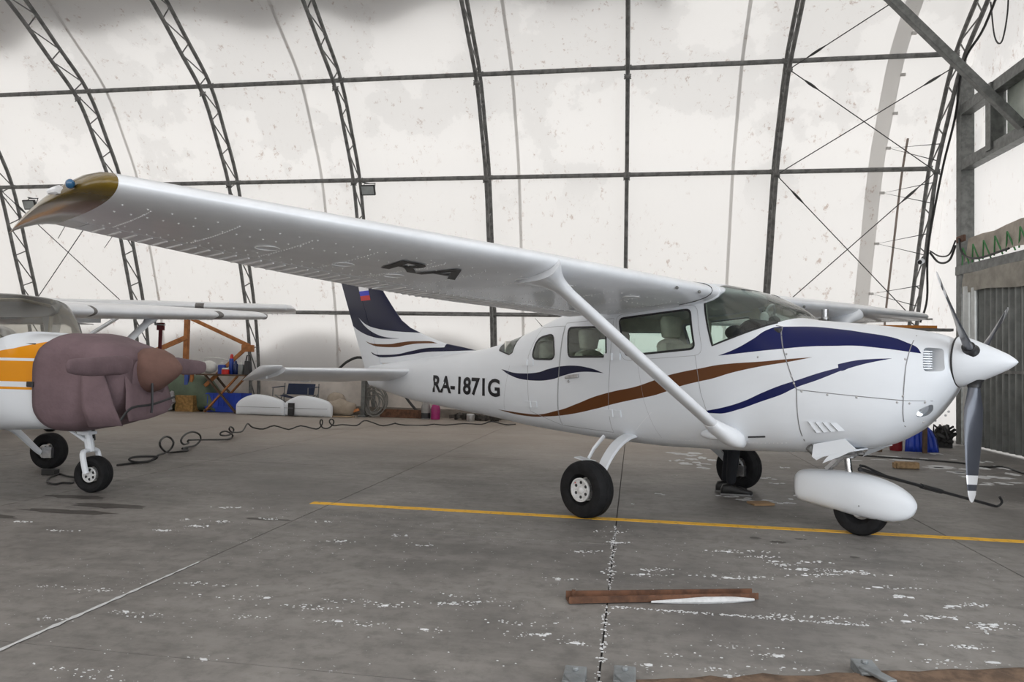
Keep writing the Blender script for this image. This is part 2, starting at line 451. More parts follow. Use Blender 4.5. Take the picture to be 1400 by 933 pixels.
def cut(faces, poly, side=0):
    """-> faces inside the convex outline, faces outside; side -1 / 1 keeps to one side of the airplane"""
    poly = ccw(poly); x0 = min(p[0] for p in poly); x1 = max(p[0] for p in poly); z0 = min(p[1] for p in poly); z1 = max(p[1] for p in poly)
    inside, rest = [], []
    for f in faces:
        if max(p[0] for p in f) < x0 or min(p[0] for p in f) > x1 or max(p[2] for p in f) < z0 or min(p[2] for p in f) > z1 or (side and sum(p[1] for p in f) * side < 0):
            rest.append(f); continue
        cur = f; outs = []
        for i in range(len(poly)):
            cur, o = split_face(cur, poly[i], poly[(i + 1) % len(poly)])
            if o: outs.append(o)
            if cur is None: break
        if cur is None: rest.append(f)
        else: inside.append(cur); rest += outs
    return inside, rest
def faces_obj(name, faces, mats, parent, hull=True):
    idx = {}; vs = []; fs = []
    for f in faces:
        r = []
        for p in f:
            k = (round(p[0], 5), round(p[1], 5), round(p[2], 5))
            if k not in idx: idx[k] = len(vs); vs.append(k)
            if idx[k] not in r: r.append(idx[k])
        if len(r) > 2: fs.append(r)
    me = bpy.data.meshes.new(name); me.from_pydata(vs, [], fs)
    for m in (mats if isinstance(mats, list) else [mats]): me.materials.append(m)
    me.polygons.foreach_set('use_smooth', [True] * len(me.polygons)); me.update()
    if hull and len(vs) == len(me.vertices):
        A = np.array(vs); e = 2e-3; G = np.empty_like(A)
        G[:, 0] = hull_F(A[:, 0] + e, A[:, 1], A[:, 2]) - hull_F(A[:, 0] - e, A[:, 1], A[:, 2])
        G[:, 1] = hull_F(A[:, 0], A[:, 1] + e, A[:, 2]) - hull_F(A[:, 0], A[:, 1] - e, A[:, 2])
        G[:, 2] = hull_F(A[:, 0], A[:, 1], A[:, 2] + e) - hull_F(A[:, 0], A[:, 1], A[:, 2] - e)
        G /= np.maximum(np.linalg.norm(G, axis=1)[:, None], 1e-9)
        me.normals_split_custom_set_from_vertices(G.tolist())
    o = bpy.data.objects.new(name, me); COL.objects.link(o); o.parent = parent
    return o
def on_hull(x, z, side=-1, off=.002):
    return (x, side * (float(hull_y(x, z)) + off), z)
def hull_strip(mb, pts, w, side=-1, off=.002, closed=False, step=.04):
    P = [Vector(p) for p in pts]
    if closed: P.append(P[0])
    Q = [P[0]]
    for a, b in zip(P, P[1:]):
        n = max(1, int((b - a).length / step))
        Q += [a + (b - a) * (k / n) for k in range(1, n + 1)]
    L, Rr = [], []
    for i, p in enumerate(Q):
        if closed: t = Q[(i + 1) % (len(Q) - 1)] - Q[(i - 1) % (len(Q) - 1)]
        else: t = Q[min(i + 1, len(Q) - 1)] - Q[max(i - 1, 0)]
        n = Vector((-t.y, t.x)); n = n.normalized() if n.length > 0 else Vector((0, 1))
        for s_, A in ((1, L), (-1, Rr)):
            q = p + n * s_ * w / 2; A.append(on_hull(q.x, q.y, side, off))
    mb.loft([L, Rr], cap=False, close=False); return mb
def text_mesh(txt, bold=.0, shear=0.0):
    cu_ = bpy.data.curves.new('lettering', 'FONT'); cu_.body = txt; cu_.offset = bold; cu_.shear = shear; cu_.resolution_u = 4
    o = bpy.data.objects.new('lettering', cu_); COL.objects.link(o)
    dg = bpy.context.evaluated_depsgraph_get(); dg.update()
    me = bpy.data.meshes.new_from_object(o.evaluated_get(dg))
    bpy.data.objects.remove(o); bpy.data.curves.remove(cu_)
    bm = bmesh.new(); bm.from_mesh(me); bmesh.ops.triangulate(bm, faces=bm.faces)
    bm.verts.ensure_lookup_table()
    V = np.array([v.co[:] for v in bm.verts]); Fs = [[v.index for v in f.verts] for f in bm.faces]; bm.free(); bpy.data.meshes.remove(me)
    V[:, 0] = (V[:, 0] - V[:, 0].min()) / np.ptp(V[:, 0]); V[:, 1] = (V[:, 1] - V[:, 1].min()) / np.ptp(V[:, 1])
    return V, Fs
def airfoil(n=16, m=.02, s0=0.0, s1=1.0):
    up, lo = [], []
    for i in range(n + 1):
        u = i / n; s_ = s0 + (s1 - s0) * (u * u * (3 - 2 * u) if s0 == 0 and s1 == 1 else (u * u if s0 == 0 else u))
        yt = 5 * (.2969 * math.sqrt(s_) - .126 * s_ - .3516 * s_ ** 2 + .2843 * s_ ** 3 - .1015 * s_ ** 4)
        c = m / .16 * (.8 * s_ - s_ * s_) if s_ < .4 else m / .36 * (.2 + .8 * s_ - s_ * s_)
        up.append((s_, yt, c)); lo.append((s_, -yt, c))
    return up[::-1] + lo[1:] if s0 == 0 else up[::-1] + lo
def foil_ring(le, te, thick, prof, up=(0, 0, 1)):
    le = Vector(le); te = Vector(te); d = te - le; c = d.length; up = Vector(up)
    return [le + d * s_ + up * (yt * thick * c + cam_ * c) for s_, yt, cam_ in prof]

# ------------------------------------------------------------------ the hangar (x runs along the rear wall, y to it)
APX = 8.2
_half = [(17.73, 0.0), (17.63, 1.2), (17.37, 2.5), (16.85, 4.06), (16.33, 5.54), (15.75, 6.48), (15.08, 7.37), (14.14, 8.01), (13.25, 8.58), (12.2, 9.1), (10.9, 9.52), (9.6, 9.77)]
_full = _half + [(APX, 9.85)] + [(2 * APX - y, z) for y, z in _half[::-1]]
_arc = smoothpath([(0, y, z) for y, z in _full], 6)
def _normal(i):
    t = (_arc[min(i + 1, len(_arc) - 1)] - _arc[max(i - 1, 0)]).normalized(); return Vector((0, t.z, -t.y))     # outward
def arc_off(d): return [p + _normal(i) * d for i, p in enumerate(_arc)]
def arc_at(y, z, d=0.0):
    i = min(range(len(_arc)), key=lambda k: (_arc[k].y - y) ** 2 + (_arc[k].z - z) ** 2); return _arc[i] + _normal(i) * d
XL, XR = -22.0, 6.5
FLOOR = MB().box((-4, 9, -.06), (70, 60, .08)).build('floor', M_JOINT, None, 0); FLOOR['kind'] = 'structure'
def slab(x0, x1, y0, y1):
    g = .009; mb = MB(); mb.box(((x0 + x1) / 2, (y0 + y1) / 2, -.03), (x1 - x0 - g, y1 - y0 - g, .06)); mb.build('floor_slab', M_CONC, FLOOR, 0)
JX = [-24.3, -21.3, -18.4, -15.78, -13.16, -10.54, -7.92, -5.30, -2.69, -.12, 2.5, 5.2, 7.8, 10.4]
for i in range(len(JX) - 1):
    mid = (JX[i] + JX[i + 1]) / 2
    js = [-8, -3, 2.95, 5.5, 10.2, 14.2, 20] if mid < -.2 and mid > -2.7 else ([-8, -2.6, 4.07, 10.7, 14.6, 20] if -.12 < mid < 2.5 else [-8, -2, 2.95 if mid < 0 else 4.07, 8.8 if mid < 0 else 10.8, 13.6, 20])
    for a, b in zip(js, js[1:]): slab(JX[i], JX[i + 1], a, b)
mb = MB(); mb.box((1.75, 6.42, .0015), (9.25, .10, .003)); mb.build('floor_line', M_YELLOW, FLOOR, 0)

# cloth skin: sheets welded at seams, doubled along the seams
BACK = empty('wall_back', (0, 0, 0), kind='structure'); CEIL = empty('ceiling', (0, 0, 0), kind='structure')
_sk = arc_off(.34)
i_top = min(range(len(_arc)), key=lambda k: abs(_arc[k].y - 12.2) + (0 if _arc[k].z > 5 else 99))
i_frt = min(range(len(_arc)), key=lambda k: abs(_arc[k].z - 4.9) + (0 if _arc[k].y < 8 else 99))
seams = [XL, -17.1, -12.32, -7.45, -2.66, 2.08, XR]
for a, b in zip(seams, seams[1:]):
    for par, lo, hi in ((BACK, 0, i_top), (CEIL, i_top, i_frt)):
        seg = _sk[lo:hi + 1]; n = 7
        mb = MB(); mb.loft([[Vector((a + (b - a) * k / n, p.y, p.z)) for k in range(n + 1)] for p in seg], cap=False, close=False)
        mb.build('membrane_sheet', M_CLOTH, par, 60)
for x in seams[1:-1]:
    for par, lo, hi in ((BACK, 0, i_top), (CEIL, i_top, i_frt)):
        seg = arc_off(.325)[lo:hi + 1]
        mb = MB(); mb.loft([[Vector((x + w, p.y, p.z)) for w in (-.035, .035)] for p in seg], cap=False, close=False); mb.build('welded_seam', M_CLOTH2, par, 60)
# doubled edge band beside the gable, with grommet tabs
seg = arc_off(.31)[:i_top + 1]
mb = MB(); mb.loft([[Vector((x, p.y, p.z)) for x in (4.86, 5.17)] for p in seg], cap=False, close=False); mb.build('edge_band', M_CLOTH2, BACK, 60)
mb = MB()
TABS = []
for i in range(6, i_top, 4):
    p = arc_off(.27)[i]; TABS.append(Vector((5.2, p.y, p.z)))
    mb.box((5.19, p.y, p.z), (.09, .05, .05))
mb.build('grommet_tab', M_CLOTH2, BACK, 0)
# lower lining with a stained hem
mb = MB()
hem = [arc_off(.28)[i] for i in range(0, i_top) if arc_off(.28)[i].z < 1.05]
mb.loft([[Vector((XL + (XR - XL) * k / 8, p.y, p.z)) for k in range(9)] for p in hem], cap=False, close=False)
mb.build('wall_lining', plain('stained_wall_lining', srgb(206, 198, 190), .9, 0, .16, 2), BACK, 60)
# snow banked against the outside of the rear wall and lying on the roof: it dims the daylight behind the cloth
def snow_cover(name, d, i0, i1, x0, x1, lobe, label):
    base = arc_off(d); rows = []; nx = 90
    for k in range(nx + 1):
        x = x0 + (x1 - x0) * k / nx; col = []
        for j in range(9):
            f = i0 + (lobe(x) - i0) * j / 8 if i1 is None else lobe(x) + (i1 - lobe(x)) * j / 8
            i = max(0, min(len(base) - 2, int(f))); t = f - i; p = base[i].lerp(base[i + 1], t); col.append(Vector((x, p.y, p.z)))
        rows.append(col)
    mb = MB(); mb.loft(rows, cap=False, close=False); o = mb.build(name, M_SNOW, None, 60); so = o.modifiers.new('depth', 'SOLIDIFY'); so.thickness = .25; so.offset = 1 if d > 0 else -1
    recenter(o); return tag(o, label, 'snow', None, 'stuff')
def zi(z): 
    k = min(range(len(_arc)), key=lambda q: abs(_arc[q].z - z) + (0 if _arc[q].y > APX else 99)); return k
_lo = lambda x: zi(2.05) * (.62 + .38 * abs(math.sin((x + .21) / 3.12 * math.pi)) ** .5) * (1 if x < -3.4 else .45)
snow_cover('snow_bank', .55, 0, None, XL, -2.9, _lo, 'snow bank lying outside against the foot of the left part of the rear wall')
_hi = lambda x: zi(8.25) - 3.6 * abs(math.sin((x + .4) / 3.12 * math.pi)) ** 1.5 * (.5 + .5 * math.sin(x * .9 + 1.2))
snow_cover('roof_snow', .52, None, zi(9.4), XL, .6, _hi, 'snow lying on the roof cloth at the top of the rear wall')
# base kerb under the cloth
mb = MB(); mb.box(((XL + XR) / 2, 17.85, .10), (XR - XL, .3, .2)); b = mb.build('baseboard_back', plain('grey_concrete_kerb', srgb(120, 112, 104), .9, 0, .2, 3), None, 0); b['kind'] = 'structure'

# arch trusses
RIBS = [-0.21 + 3.12 * k for k in range(-6, 3)]
lab = {-6: 'second grey lattice arch truss from the left gable', -5: 'grey lattice arch truss cut by the left edge beyond the bronze wing tip', -4: 'grey lattice arch truss rising behind the bronze wing tip',
       -3: 'grey lattice arch truss above the mauve covered nose, third from the left in view', -2: 'grey lattice arch truss passing behind the work table', -1: 'grey lattice arch truss left of the navy tail fin top, the floodlight on its right',
       0: 'grey arch truss seen edge-on above the middle cabin windows', 1: 'grey arch truss leaning right behind the windshield', 2: 'last grey arch truss beside the right gable, hung with cables'}
_in = arc_off(-.22); _out = arc_off(.20)
def chord(pts, r):
    mb = MB(); mb.tube([Vector((0, p.y, p.z)) for p in pts], r, 8); return mb
m_in = chord(_in, .042).mesh('inner_chord', M_STEELD); m_out = chord(_out, .042).mesh('outer_chord', M_STEELD)
half = i_top + 8
def along(pts, step):
    out = [pts[0]]; acc = 0
    for a, b in zip(pts, pts[1:]):
        L = (b - a).length
        while acc + L >= step:
            a = a + (b - a) * ((step - acc) / L); L = (b - a).length; out.append(a.copy()); acc = 0
        acc += L
    return out
Ai = along(_in, 0.80); _lo = sum((b - a).length for a, b in zip(_out, _out[1:])); _li = sum((b - a).length for a, b in zip(_in, _in[1:])); Ao = along(_out, 0.80 * _lo / _li)
bars = []; rest = MB()
for k in range(min(len(Ai), len(Ao)) - 1):
    for a, b in ((Ai[k], Ao[k]), (Ao[k], Ai[k + 1])):
        if k < 15: mb = MB(); mb.tube([a, b], .015, 5); bars.append(mb.mesh('lacing_bar', M_STEELD))
        else: rest.tube([a, b], .017, 5)
m_rest = rest.mesh('lacing', M_STEELD)
NODES = [(15.08, 7.37), (16.33, 5.54), (17.37, 2.5)]
GMS = []
for y, z in NODES[:2]:
    for d in (-.22, .20):
        gm = MB(); p = arc_at(y, z, d); gm.ball(p, (.075, .06, .05), 8, 5); gm.tube([p + Vector((-.07, 0, -.05)), p + Vector((.07, 0, .05))], .014, 5); gm.tube([p + Vector((.07, 0, -.05)), p + Vector((-.07, 0, .05))], .014, 5); GMS.append(gm.mesh('splice_joint', M_STEELD))

for k in range(-6, 3):
    x = -0.21 + 3.12 * k
    t = empty('arch_truss', (x, _arc[0].y, 0), 0, lab[k], 'truss', 'lattice arches of the hangar')
    for me, nm in [(m_in, 'inner_chord'), (m_out, 'outer_chord')] + [(g, 'splice_joint') for g in GMS] + [(b, 'lacing_bar') for b in bars] + [(m_rest, 'lacing')]:
        o = bpy.data.objects.new(nm, me); COL.objects.link(o); o.parent = t; o.location = (0, -_arc[0].y, 0)
        if nm == 'lacing': o['kind'] = 'stuff'
# purlins: a tube with flattened ends in every bay
mb = MB(); L = 3.12; mb.tube([(.0, 0, 0), (.12, 0, 0), (.30, 0, 0), (L - .30, 0, 0), (L - .12, 0, 0), (L, 0, 0)], [.05] * 6, 10, flat=[.25, .35, 1, 1, .35, .25])
m_pur = mb.mesh('purlin_tube', M_STEELD)
plab = ['grey purlin row high on the rear wall above the wing', 'grey purlin row across the rear wall just above the cabin roof level', 'low grey purlin row with wrapped cable behind the tail fin']
ROWS = NODES + [(2 * APX - 15.08, 7.37), (APX, 9.85), (2 * APX - 12.2, 9.1), (12.2, 9.1)]
for k, (y, z) in enumerate(ROWS[:3]):
    p = arc_at(y, z, .17); t = empty('purlin', (RIBS[0], p.y, p.z), 0, plab[k], 'purlin', 'purlin rows along the rear wall')
    for i in range(8):
        o = bpy.data.objects.new('purlin_tube', m_pur); COL.objects.link(o); o.parent = t; o.location = (3.12 * i, 0, 0)
    if k == 2:
        mb = MB(); mb.tube(smoothpath([(3.12 * j / 3, -.07, .02 * math.sin(j * 2.1) - .02) for j in range(0, 75)], 2), .02, 6); mb.build('wrapped_cable', M_STEELD, t)
# bracing ropes
def rope(name, a, b, r, label, cat='cable', turn=True, m=M_WIRE, grp='thin steel bracing cables'):
    a = Vector(a); b = Vector(b); t = empty(name, a, 0, label, cat, grp)
    mb = MB(); mb.tube([Vector(), b - a], r, 5); mb.build('steel_cable', m, t)
    if turn:
        mb = MB(); d = b - a; mb.tube([d * .10, d * .13, d * .16, d * .19], [.012, .028, .028, .012], 6); mb.build('turnbuckle', m, t)
def nd(k, row, d=-.2): p = arc_at(*ROWS[row], d); return (-0.21 + 3.12 * k, p.y, p.z)
TOP = arc_at(12.9, 8.75, -.2)
rope('bracing_cable', nd(1, 0), nd(2, 1), .011, 'steel bracing cable falling right from the high purlin joint above the windshield')
rope('bracing_cable', nd(2, 0), nd(1, 1), .011, 'steel bracing cable rising right to the gable joint, crossing beside the grey band')
rope('bracing_cable', nd(1, 0), (5.9, TOP.y, TOP.z), .011, 'steel bracing cable climbing out of the frame top at right')
rope('bracing_cable', nd(1, 1), nd(2, 2), .011, 'lower steel bracing cable falling right toward the far wing')
rope('bracing_cable', nd(2, 1), nd(1, 2), .011, 'lower steel bracing cable rising right from behind the windshield')
rope('bracing_cable', nd(2, 0), (3.0, TOP.y, TOP.z), .011, 'steel bracing cable leaving the right gable joint upward to the left')
rope('bracing_cable', nd(-5, 1), nd(-4, 2), .011, 'steel bracing cable at the left edge above the white and orange airplane')
rope('bracing_cable', nd(-4, 1), nd(-5, 2), .011, 'steel bracing cable rising right at the far left below the bronze wing tip')
# lashing cord laced between the edge band and the last truss
LC = empty('lashing_cord', (6.0, 16.9, 0), 0, 'zigzag dark lashing cord between the grey edge band and the last truss', 'cord')
for i, p in enumerate(TABS):
    if p.z > 6.3: continue
    q = arc_at(p.y, p.z, -.15); q2 = arc_at(p.y, p.z + .33, -.15); o = Vector((6.0, 16.9, 0))
    mb = MB(); mb.tube([Vector((6.03, q.y, q.z - .18)) - o, p - o, Vector((6.03, q2.y, q2.z)) - o], .011, 5); mb.build('cord_run', M_WIRE, LC)
mb = MB(); mb.tube([(5.52, p.y - .03, p.z) for p in arc_off(.25) if p.z < 6.2 and p.y > 8], .024, 6)
tag(recenter(mb.build('conduit', plain('pale_brown_conduit', srgb(150, 138, 130), .7))), 'thin pale vertical conduit just left of the last truss', 'pipe')

# right gable: cloth, steel post, girts, window frames, door
GX = 6.45
_gp = [(p.y, 0.0, p.z) for p in arc_off(.34)]
_, _gr = cut([_gp], [(-3.0, -.5), (15.28, -.5), (15.28, 2.93), (-3.0, 2.93)])
rg = MB()
for f in _gr: rg.add([(GX, p[0], p[2]) for p in f], [tuple(range(len(f)))])
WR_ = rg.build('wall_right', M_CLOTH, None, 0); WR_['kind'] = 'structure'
mb = MB(); mb.box((24, 9, -.035), (34.8, 60, .08)); og = mb.build('snowy_ground', M_SNOW, None, 0); recenter(og); tag(og, 'snow covered ground outside, seen through the gap beside the corrugated door', 'snow', None, 'stuff')
lg = MB(); poly = [(XL, p.y, p.z) for p in arc_off(.34)]; c = (XL, APX, 4)
for a, b in zip(poly, poly[1:]): lg.add([a, b, c], [(0, 1, 2)])
lg.add([poly[-1], poly[0], c], [(0, 1, 2)])
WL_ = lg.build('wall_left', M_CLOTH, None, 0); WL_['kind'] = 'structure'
# front wall: fixed cloth either side of the open door
fr = [p for p in arc_off(.34)[i_frt:]]
for x0, x1 in ((XL, -9.5),):
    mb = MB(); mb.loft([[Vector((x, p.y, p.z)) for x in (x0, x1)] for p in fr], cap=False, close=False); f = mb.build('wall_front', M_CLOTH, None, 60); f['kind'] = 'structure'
def bar(mb, a, b, w, h, up=(0, 0, 1)): mb.beam(a, b, w, h, up)
PX = 6.28
FR = empty('gable_frame', (PX, 15.3, 0), 0, 'galvanised steel gable post and girts beside the corrugated door', 'steel frame')
def fpart(nm, a, b, w, h, m=M_STEEL):
    mb = MB(); o = Vector((PX, 15.3, 0)); mb.beam(Vector(a) - o, Vector(b) - o, w, h); return mb.build(nm, m, FR, 0, bevel=.006)
fpart('gable_post', (PX, 15.42, 0), (PX, 15.42, 7.15), .22, .24)
fpart('girt', (PX - .02, 15.3, 5.36), (PX - .02, 2, 5.0), .2, .2)
fpart('girt', (PX - .02, 15.3, 6.44), (PX - .02, 2, 6.1), .2, .2)
fpart('window_jamb', (PX - .02, 14.15, 5.3), (PX - .02, 14.15, 6.5), .2, .26)
fpart('girt', (PX - .05, 15.5, 3.33), (PX - .05, 2, 2.95), .2, .17)
fpart('bracket', (PX - .14, 15.42, 3.92), (PX - .14, 15.1, 3.92), .05, .12, plain('rusty_bracket', srgb(92, 66, 54), .8))
mb = MB(); w1 = MB()
w1.add([(PX + .1, 14.0, 5.42), (PX + .1, 9.0, 5.3), (PX + .1, 9.0, 6.3), (PX + .1, 14.0, 6.38)], [(0, 1, 2, 3)]); W1 = w1.build('window_1', plain('dusty_greenish_window_film', srgb(170, 178, 170), .3), None, 0); W1['kind'] = 'structure'
# diagonal brace
BR = empty('diagonal_brace', (6.15, 13.0, 5.3), 0, 'thick grey diagonal brace crossing the upper right corner', 'brace')
mb = MB(); mb.beam((0, 0, 0.05), (-2.95, 0, 3.33), .13, .13, (0, 1, 0)); mb.build('square_tube', M_STEEL, BR, 0, bevel=.008)
# corrugated sliding door, sheet by sheet
DR = empty('door_1', (6.2, 14.9, 0), 0, kind='structure')
M_ZINC = plain('galvanised_corrugated_sheet', (.15, .16, .155, 1), .38, .3, .2, 4)
M_ZINCB = plain('bright_zinc_edge', (.5, .52, .52, 1), .3, .6, .1, 4)
def sheet(y0, y1):
    mb = MB(); n = int((y0 - y1) / .018); ra, rb = [], []
    for i in range(n + 1):
        y = y0 - (y0 - y1) * i / n; x = .035 * max(-.8, min(.8, 1.3 * math.sin(2 * math.pi * (y0 - y) / .215)))
        ra.append(Vector((x, y - 14.9, .03))); rb.append(Vector((x, y - 14.9, 2.92)))
    mb.loft([ra, rb], cap=False, close=False); mb.build('corrugated_sheet', M_ZINC, DR, 60)
y = 14.95
while y > 3: sheet(y, y - .86); y -= .86
mb = MB(); mb.lathe([(.11, 0), (.11, 2.95)], (-.04, .03, .02), (0, 0, 1), 16); mb.lathe([(.07, 0), (.07, 2.9)], (-.05, -.22, .02), (0, 0, 1), 14); mb.build('door_edge_roll', M_ZINCB, DR)
mb = MB(); mb.beam((0, .1, 1.38), (0, -12, 1.32), .06, .05); mb.build('door_rail', M_STEELD, DR, 0)
# draped cloth over the door head
mb = MB(); rows = []
for z, x in ((3.9, 0), (3.7, -.02), (3.45, -.06)):
    rows.append([Vector((6.2 + x + .03 * math.sin(k * 1.3), 15.1 - k * .5, z - .03 * k * .3 + .02 * math.sin(k * 2.1))) for k in range(20)])
mb.loft(rows, cap=False, close=False)
tag(recenter(mb.build('canvas_flap', plain('dirty_beige_canvas', srgb(168, 160, 150), .9, 0, .2, 3), None, 60)), 'dirty beige canvas flap rolled above the corrugated door beam', 'canvas')
mb = MB(); rows = []
for z, x in ((3.22, 0), (3.0, -.03), (2.84, -.02)):
    rows.append([Vector((6.1 + x + .03 * math.sin(k * 1.7), 15.05 - k * .5, z - .012 * k + (.04 * math.sin(k * 1.1) if z < 2.9 else 0))) for k in range(20)])
mb.loft(rows, cap=False, close=False)
tag(recenter(mb.build('canvas_valance', plain('grey_beige_canvas', srgb(150, 146, 138), .9, 0, .2, 3), None, 60)), 'grey beige cloth valance hanging over the top of the corrugated door', 'canvas')
# green net cord round the girt
mb = MB()
yy = 15.2
while yy > 11.5:
    mb.tube([(6.14, yy, 3.40), (6.10, yy - .12, 3.72)], .014, 5); mb.tube([(6.10, yy - .12, 3.72), (6.14, yy - .30, 3.38)], .014, 5); yy -= .42
tag(recenter(mb.build('green_cord', plain('green_plastic_cord', srgb(64, 130, 76), .6))), 'green cord lashed in zigzags over the beam above the door', 'cord')
# cables on the end truss, camera, drooping cable
def cable(name, pts, r, label, cat='cable', m=None, grp=None, n=6):
    mb = MB(); mb.tube(smoothpath(pts, n), r, 6); return tag(recenter(mb.build(name, m or M_CORD)), label, cat, grp)
pp = [arc_at(*q, -.24) for q in ((13.4, 8.5), (14.5, 7.75), (15.08, 7.37), (15.75, 6.48), (16.33, 5.54), (16.85, 4.06), (17.2, 3.1), (17.37, 2.5))]
cable('power_cable', [(6.1 + .06 * math.sin(i * 2.3), p.y - .03, p.z) for i, p in enumerate(pp)], .022, 'thick black cable bundle strapped down the last truss')
cable('power_cable', [(6.12, 16.7, 3.92), (6.15, 16.3, 3.75), (6.18, 15.9, 3.72), (6.18, 15.6, 3.95)], .016, 'upper black cable sagging from last truss to the post')
cable('power_cable', [(6.12, 16.7, 3.88), (6.14, 16.3, 3.62), (6.18, 15.9, 3.60), (6.18, 15.6, 3.85)], .022, 'lower black cable sagging from last truss to the post')
cable('power_cable', [(6.1, 15.25, 3.92), (6.06, 15.0, 3.6), (6.06, 14.4, 3.42), (6.08, 13.3, 3.42)], .02, 'black cable drooping from the rusty bracket over the door beam')
cable('wire_loop', [(6.2, 14.2, 8.0), (6.2, 14.05, 7.3), (6.2, 13.8, 7.1), (6.2, 13.6, 7.5), (6.2, 13.55, 8.1)], .014, 'thin hanging wire loop on the gable cloth, top right')
SCM = empty('security_camera', (5.98, 16.72, 3.72), 0, 'small white security camera clamped to the last truss', 'camera')
mb = MB(); mb.lathe([(.055, 0), (.055, .2), (.045, .22)], (.02, .04, 0), (-.55, -.8, -.25), 14); mb.build('camera_body', M_WHITE, SCM)
mb = MB(); mb.lathe([(.045, 0), (.045, .01)], Vector((.02, .04, 0)) + Vector((-.55, -.8, -.25)).normalized() * .215, (-.55, -.8, -.25), 14); mb.build('camera_lens', M_BLACK, SCM)
mb = MB(); mb.beam((.02, .06, .05), (.10, .16, .12), .04, .04); mb.build('camera_bracket', M_BLACK, SCM)
# floodlights
def flood(loc, label):
    t = empty('floodlight', loc, 0, label, 'floodlight', 'floodlights on the trusses')
    R_ = Matrix.Rotation(math.radians(25), 3, 'X'); mb = MB(); mb.box((0, 0, 0), (.34, .06, .24), R_); mb.build('lamp_housing', M_BLACK, t, 0, bevel=.01)
    mb = MB(); mb.box(R_ @ Vector((0, -.034, 0)), (.29, .006, .19), R_); mb.build('lamp_glass', plain('grey_lamp_glass', srgb(150, 155, 155), .2), t, 0)
    mb = MB(); mb.tube([(-.15, .02, .02), (-.13, .10, .18), (.13, .10, .18), (.15, .02, .02)], .012, 6); mb.tube([(0, .1, .18), (-.2, .14, .22)], .012, 6); mb.build('lamp_bracket', M_BLACK, t)
flood((-6.12, 16.2, 5.30), 'black floodlight with grey glass hanging above the navy tail fin')
flood((-14.9, 16.1, 5.06), 'black floodlight with grey glass beside the bronze wing tip')

# ------------------------------------------------------------------ the main airplane (local axes: x to the nose, y to the far wing)
AIR = empty('airplane', AIR_AT, -PHI, 'white high-wing propeller airplane with navy and brown swooshes and a three-blade propeller', 'airplane')
WS = [(-.845, 1.90), (-.715, 1.50), (-.20, 1.69), (-.125, 1.738), (-.08, 1.80), (-.62, 2.15), (-.80, 2.12)]
P_FRONT = roundpoly([(-1.745, 1.765), (-.965, 1.825), (-.885, 1.475), (-1.64, 1.41)], .05)
P_MID = roundpoly([(-2.46, 1.70), (-1.90, 1.69), (-1.88, 1.40), (-2.415, 1.395)], .05)
P_REAR = roundpoly([(-2.69, 1.645), (-2.625, 1.368), (-3.03, 1.372), (-2.985, 1.60)], .09)
P_BACK = [(-3.415, 1.445), (-3.47, 1.42), (-3.74, 1.478), (-3.79, 1.62), (-3.45, 1.74), (-3.40, 1.62)]
P_INLET = roundpoly([(.842, 1.49), (.955, 1.482), (.968, 1.318), (.852, 1.312)], .03)
P_LAMP = roundpoly([(.785, .975), (.81, 1.035), (.885, 1.08), (.875, 1.035), (.835, .985)], .03)
P_UCOWL = [(-.165, 1.80), (.021, 1.152), (.737, 1.098), (.782, 1.80)]
P_LCOWL = [(.021, 1.152), (.035, .50), (.70, .60), (.737, 1.098)]
P_BOWL = [(.782, 1.80), (.737, 1.098), (.70, .60), (1.2, .60), (1.2, 1.80)]
P_CARGOR = [(-3.09, 1.40), (-3.06, .80), (-2.60, .68), (-2.525, 1.72), (-2.97, 1.72)]
P_CARGOF = [(-2.515, 1.75), (-2.59, .68), (-1.86, .665), (-1.81, 1.77)]
P_PILOT = [(-1.80, 1.84), (-1.86, .70), (-.74, .80), (-.86, 1.90)]
xs = sorted(set(list(np.linspace(-6.95, -3.8, 46)) + list(np.linspace(-3.8, -.1, 74)) + list(np.linspace(-.1, 1.03, 34))))
faces = hull_grid(xs, 112)
glass_ws, faces = cut(faces, WS)
faces_obj('windshield', glass_ws, M_GLASS, AIR)
for poly, nm in ((P_FRONT, 'cabin_window'), (P_MID, 'cabin_window'), (P_REAR, 'cabin_window')):
    for sd in (-1, 1):
        g, faces = cut(faces, poly, sd); faces_obj(nm, g, M_GLASS, AIR)
g, faces = cut(faces, P_BACK); faces_obj('rear_window', g, M_GLASS, AIR)
inl, faces = cut(faces, P_INLET)
lmp, faces = cut(faces, P_LAMP)
for poly, nm, sd in ((P_UCOWL, 'upper_cowling', 0), (P_LCOWL, 'lower_cowling', 0), (P_BOWL, 'nose_bowl', 0), (P_CARGOR, 'cargo_door', -1), (P_CARGOF, 'cargo_door', -1), (P_PILOT, 'cabin_door', 1)):
    g, faces = cut(faces, poly, sd)
    o = faces_obj(nm, g, M_BODY, AIR)
    if nm == 'cargo_door' and poly is P_CARGOF: CARGOF = o
    if nm == 'cargo_door' and poly is P_CARGOR: CARGOR = o
    if nm == 'nose_bowl': BOWL = o
    if nm == 'lower_cowling': LCOWL = o
    if nm == 'cabin_door': PILOTD = o
FUS = faces_obj('fuselage', faces, M_BODY, AIR)
# tail cap
mb = MB(); mb.ball((-6.955, 0, 1.105), (.03, .045, .14)); mb.build('tail_cone', M_WHITE, AIR)
